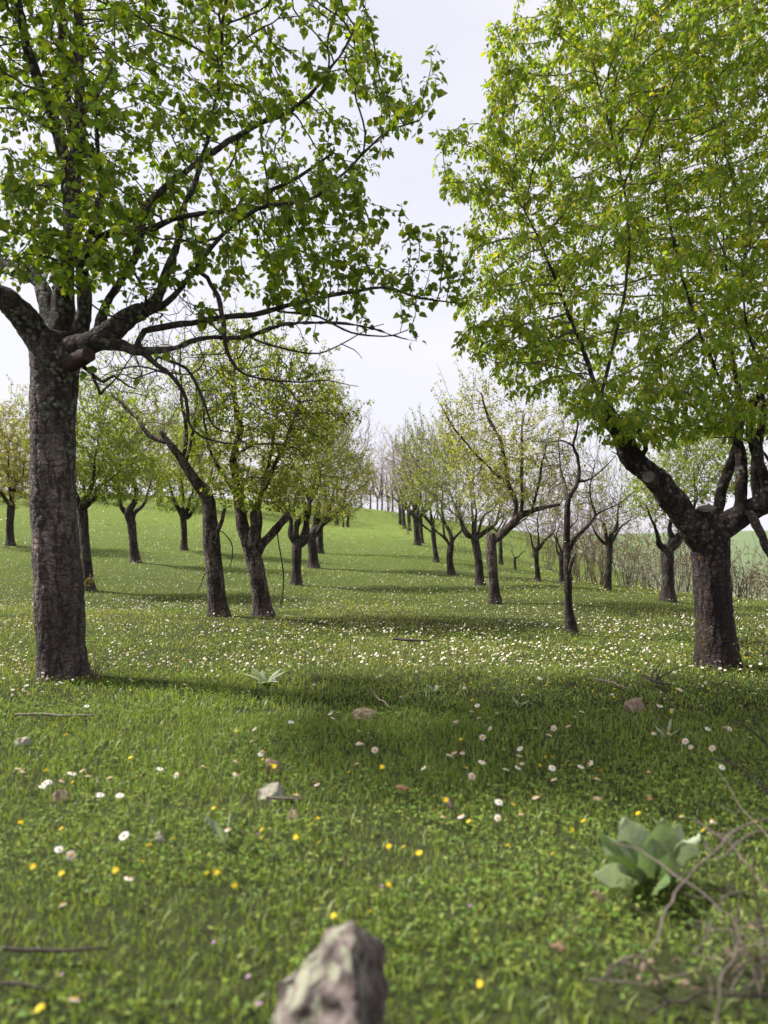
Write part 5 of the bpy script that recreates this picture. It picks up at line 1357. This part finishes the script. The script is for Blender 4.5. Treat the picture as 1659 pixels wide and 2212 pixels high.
rosette(1120, 1530, 6, .07, .015, 'low silvery rosette with splayed leaves on the sunny side of the shadow', 340)

# ------------------------------------------------------------------ dead brush and fallen sticks
def stick(acc, rows, col, sides=7, ystep=.03):
    c = catmull(np.array([np.append(P(a, b, Y), r / F * Y) for a, b, Y, r in rows]), ystep)
    c[:, :3] += np.stack([vnoise(c[:, :3], 22, 41 + k, 2) for k in range(3)], 1) * .010
    c[:, 3] *= .52 * (1 + .25 * vnoise(c[:, :3], 45, 44))
    tube(acc, c[:, :3], c[:, 3], sides, col, True)
GREYW = (.125, .10, .085); DARKW = (.045, .034, .03); TANW = (.16, .128, .105)
db0 = on_ground(1640, 2150)
brush = thing('dead_brush', db0, 'tangle of dead grey bramble stems arching over the grass beside the mullein', 'dead brush')
STEMS = [
    ([(1291, 2185, 1.56, 4.5), (1296, 2126, 1.53, 4.5), (1310, 2099, 1.5, 4.5), (1337, 2075, 1.48, 5), (1377, 2069, 1.47, 5.5), (1409, 2091, 1.47, 6), (1430, 2134, 1.48, 6), (1446, 2185, 1.52, 6)], GREYW),
    ([(1385, 2075, 1.47, 4), (1403, 2048, 1.52, 5), (1435, 1990, 1.58, 5), (1457, 1931, 1.64, 5), (1478, 1904, 1.68, 5), (1510, 1867, 1.72, 5), (1550, 1830, 1.75, 5), (1590, 1798, 1.78, 5), (1659, 1771, 1.8, 5), (1760, 1790, 1.82, 5), (1840, 1990, 1.85, 5)], GREYW),
    ([(1323, 1816, 1.95, 3), (1403, 1851, 1.88, 3.6), (1481, 1907, 1.78, 4), (1537, 1947, 1.72, 4), (1590, 1984, 1.68, 4), (1659, 2003, 1.66, 4.5), (1760, 2080, 1.62, 5)], GREYW),
    ([(1497, 1766, 1.95, 3.4), (1563, 1808, 1.9, 4), (1603, 1851, 1.86, 4), (1649, 1910, 1.8, 4), (1700, 1990, 1.76, 4), (1760, 2100, 1.7, 4)], TANW),
    ([(1534, 1864, 1.72, 4), (1577, 1830, 1.74, 4), (1617, 1808, 1.76, 4), (1659, 1795, 1.78, 4), (1740, 1830, 1.78, 4), (1800, 2010, 1.78, 4)], GREYW),
    ([(1486, 1998, 1.6, 2.5), (1510, 2008, 1.6, 3), (1563, 2014, 1.6, 3), (1603, 2006, 1.62, 3), (1640, 1990, 1.64, 3), (1720, 2000, 1.66, 3)], TANW),
    ([(1527, 1638, 2.7, 3), (1580, 1648, 2.65, 4), (1630, 1683, 2.6, 4.5), (1659, 1713, 2.55, 5), (1720, 1790, 2.5, 5), (1790, 1900, 2.4, 5)], DARKW),
    ([(1630, 1683, 2.6, 2), (1640, 1660, 2.58, 1.6), (1652, 1640, 2.56, 1)], DARKW),
    ([(1575, 1558, 2.95, 3), (1610, 1568, 2.92, 4), (1650, 1603, 2.9, 4.5), (1700, 1660, 2.85, 5), (1780, 1760, 2.8, 5)], DARKW),
    ([(1625, 1545, 2.95, 1.5), (1638, 1575, 2.93, 2), (1652, 1605, 2.9, 2.4)], DARKW),
    ([(1545, 1658, 2.5, 2), (1580, 1705, 2.45, 2.5), (1610, 1748, 2.4, 3), (1660, 1810, 2.3, 3), (1740, 1900, 2.2, 3)], TANW),
    ([(1586, 1660, 2.64, 1.4), (1600, 1645, 2.63, 1.2), (1612, 1640, 2.62, 1)], DARKW),
    ([(1570, 2110, 1.5, 5), (1610, 2085, 1.48, 5), (1659, 2070, 1.46, 6), (1740, 2060, 1.45, 6)], DARKW),
    ([(1400, 2190, 1.5, 5), (1450, 2165, 1.5, 6), (1530, 2150, 1.5, 6), (1600, 2152, 1.5, 6), (1700, 2140, 1.5, 6)], DARKW),
    ([(1270, 2115, 1.6, 2.6), (1330, 2118, 1.58, 3), (1400, 2122, 1.57, 3), (1480, 2100, 1.56, 2.6), (1550, 2080, 1.55, 2)], TANW),
    ([(1545, 2230, 1.42, 6), (1552, 2160, 1.43, 6), (1565, 2100, 1.45, 5), (1600, 2040, 1.5, 4), (1585, 1990, 1.55, 3)], GREYW),
    ([(1620, 2230, 1.4, 4), (1600, 2160, 1.42, 4), (1640, 2100, 1.42, 4), (1680, 2030, 1.42, 3)], DARKW),
    ([(1590, 1984, 1.68, 3), (1600, 2030, 1.66, 3), (1625, 2100, 1.6, 3), (1650, 2160, 1.55, 3)], GREYW),
    ([(1628, 1850, 1.75, 4), (1632, 1900, 1.72, 4.5), (1640, 1980, 1.68, 5), (1660, 2060, 1.62, 5), (1680, 2150, 1.55, 5)], DARKW),
    ([(1475, 1925, 1.67, 3), (1510, 1935, 1.7, 2.5), (1560, 1940, 1.72, 2.2), (1610, 1925, 1.74, 1.8)], TANW),
    ([(1500, 2060, 1.55, 2.4), (1560, 2070, 1.52, 2.8), (1620, 2050, 1.5, 3), (1690, 2030, 1.48, 3)], TANW),
]
rl0 = np.random.default_rng(8)
for j in range(26):          # finer dry stems through the tangle
    x0, y0_ = rl0.uniform(1480, 1720), rl0.uniform(2060, 2230); Y0 = rl0.uniform(1.45, 1.8); a_ = rl0.uniform(-1, 1); L_ = rl0.uniform(120, 330)
    x1, y1_ = x0 + a_ * L_ * .7 - 30, y0_ - L_ * rl0.uniform(.25, .9)
    STEMS.append(([(x0, y0_, Y0, 2.4), (x0 + (x1 - x0) * .3 + rl0.normal(0, 14), y0_ + (y1_ - y0_) * .42, Y0 + .02, 2.2), (x0 + (x1 - x0) * .68 + rl0.normal(0, 14), y0_ + (y1_ - y0_) * .8, Y0 + .05, 1.9), (x1, y1_ + rl0.uniform(-10, 30), Y0 + .08, 1.2)], (GREYW, TANW, DARKW)[j % 3]))
for rows, col in STEMS:
    a = Acc(); stick(a, rows, col)
    cc = catmull(np.array([np.append(P(q[0], q[1], q[2]), q[3] / F * q[2]) for q in rows]), .03)
    for j in range(max(2, len(cc) // 4)):
        b_ = cc[rl0.integers(1, len(cc) - 1)]; d_ = unit(rl0.normal(0, 1, 3) + (0, 0, .3)); L_ = rl0.uniform(.02, .09)
        e_ = np.array([b_[:3], b_[:3] + d_ * L_ * .5 + rl0.normal(0, .006, 3), b_[:3] + d_ * L_ + rl0.normal(0, .01, 3)])
        tube(a, e_, np.array((b_[3] * .38, b_[3] * .28, b_[3] * .14)), 4, np.asarray(col) * .9)
    link('stem', a.mesh('stem', [M['twig']], True, db0), brush)
# the tall daisy in front of the brush stands in WD; ground sticks follow
def ground_stick(pts, r, col, label, name='fallen_stick', lift=.025, forks=()):
    w = []
    for px, py in pts:
        g = on_ground(px, py); w.append(np.append(g + (0, 0, lift), r))
    base = w[0][:3].copy()
    o = thing(name, base, label, 'stick')
    w = np.array(w); w[-1][3] *= .5
    c = catmull(w, .03); c[:, :3] += np.stack([vnoise(c[:, :3], 14, 51 + k, 2) for k in range(3)], 1) * .008
    a = Acc(); tube(a, c[:, :3], c[:, 3], 7, col)
    link('stem', a.mesh('stem', [M['twig']], True, base), o)
    for fi, (d, L) in forks:
        q = c[min(int(fi * len(c)), len(c) - 1), :3]; a = Acc()
        e = np.array([q, q + np.asarray(d) * L * .5 + (0, 0, .01), q + np.asarray(d) * L]); cc = catmull(e, .02)
        tube(a, cc, np.linspace(r * .7, r * .3, len(cc)), 5, col); link('side_twig', a.mesh('side_twig', [M['twig']], True, base), o)
ground_stick([(32, 1556), (90, 1555), (150, 1557), (215, 1556)], .007, TANW, 'long pale stick lying in the grass below the lichened trunk')
ground_stick([(-10, 2088), (60, 2084), (140, 2088), (232, 2084)], .0045, DARKW, 'thin grey stick lying level in the foreground grass', lift=.035)
ground_stick([(-10, 2172), (40, 2168), (100, 2178)], .0042, DARKW, 'short broken twig just in front of the level grey stick', lift=.035)
ground_stick([(1284, 1478), (1320, 1486), (1352, 1500)], .008, TANW, 'pale stick beside the tan boulder', lift=.035)
ground_stick([(1395, 1478), (1420, 1492), (1450, 1497)], .008, DARKW, 'dark forked branch on the ground near the tan boulder', 'fallen_branch', .05,
    [(.3, ((.5, .2, .6), .16)), (.6, ((.3, -.1, .8), .14)), (.5, ((.9, .3, .3), .3)), (.8, ((-.3, .1, .5), .12))])
ground_stick([(968, 1770), (972, 1782), (980, 1800)], .010, DARKW, 'dark upright twig stub under two white daisies', 'twig_stub', .07)
ground_stick([(850, 1392), (882, 1396), (930, 1398)], .012, DARKW, 'dark stick in the flower band between the trees', lift=.05)
ground_stick([(575, 1752), (615, 1753), (660, 1756)], .004, TANW, 'thin straw-coloured twig next to the pinkish pebble', lift=.04)
ground_stick([(800, 1520), (815, 1540), (845, 1560)], .004, TANW, 'thin curved straw beside the flat lichened stone', lift=.08)

# ------------------------------------------------------------------ dead leaves
def dead_leaf(px, py, L, label, seed, col=(.24, .15, .085), grp=None):
    rng = np.random.default_rng(seed); g = on_ground(px, py) + (0, 0, .045)
    a = rng.uniform(0, 6.28); d = np.array((math.cos(a), math.sin(a), rng.normal(0, .25)))
    v, f, c = felt_leaf(-d * L / 2, d * L / 2, (0, 0, L * .25), L * .62, (-math.sin(a), math.cos(a), rng.normal(0, .4)), .7, col, seed=seed, nseg=8, ncr=4, ripple=.35)
    o = link('dead_leaf', mesh_np('dead_leaf', v, [f], [M['dry']], c), None, g, label=label, category='leaf')
    if grp: o['group'] = grp
dead_leaf(871, 1731, .052, 'curled reddish brown dead leaf lying in front of the white daisies', 1, (.27, .14, .08))
dead_leaf(1290, 1755, .052, 'crumpled pale tan dead leaf in the grass above the mullein', 2, (.30, .21, .14))
dead_leaf(1292, 1980, .05, 'pinkish tan dead leaf in front of the mullein', 3, (.33, .22, .16))
dead_leaf(1207, 2092, .035, 'small dark brown dead leaf beside the arching dead stem', 4, (.20, .12, .07))
dead_leaf(1405, 1755, .035, 'small rusty dead leaf behind the mullein tips', 5, (.25, .15, .08))
LIT = 'brown leaf litter under the dead brush'
rl = np.random.default_rng(77)
for k in range(20):
    dead_leaf(rl.uniform(1370, 1655), rl.uniform(2080, 2205), rl.uniform(.014, .03), 'brown dead leaf in the litter under the dead brush', 20 + k, np.array((.15, .10, .07)) * rl.uniform(.6, 1.3), LIT)
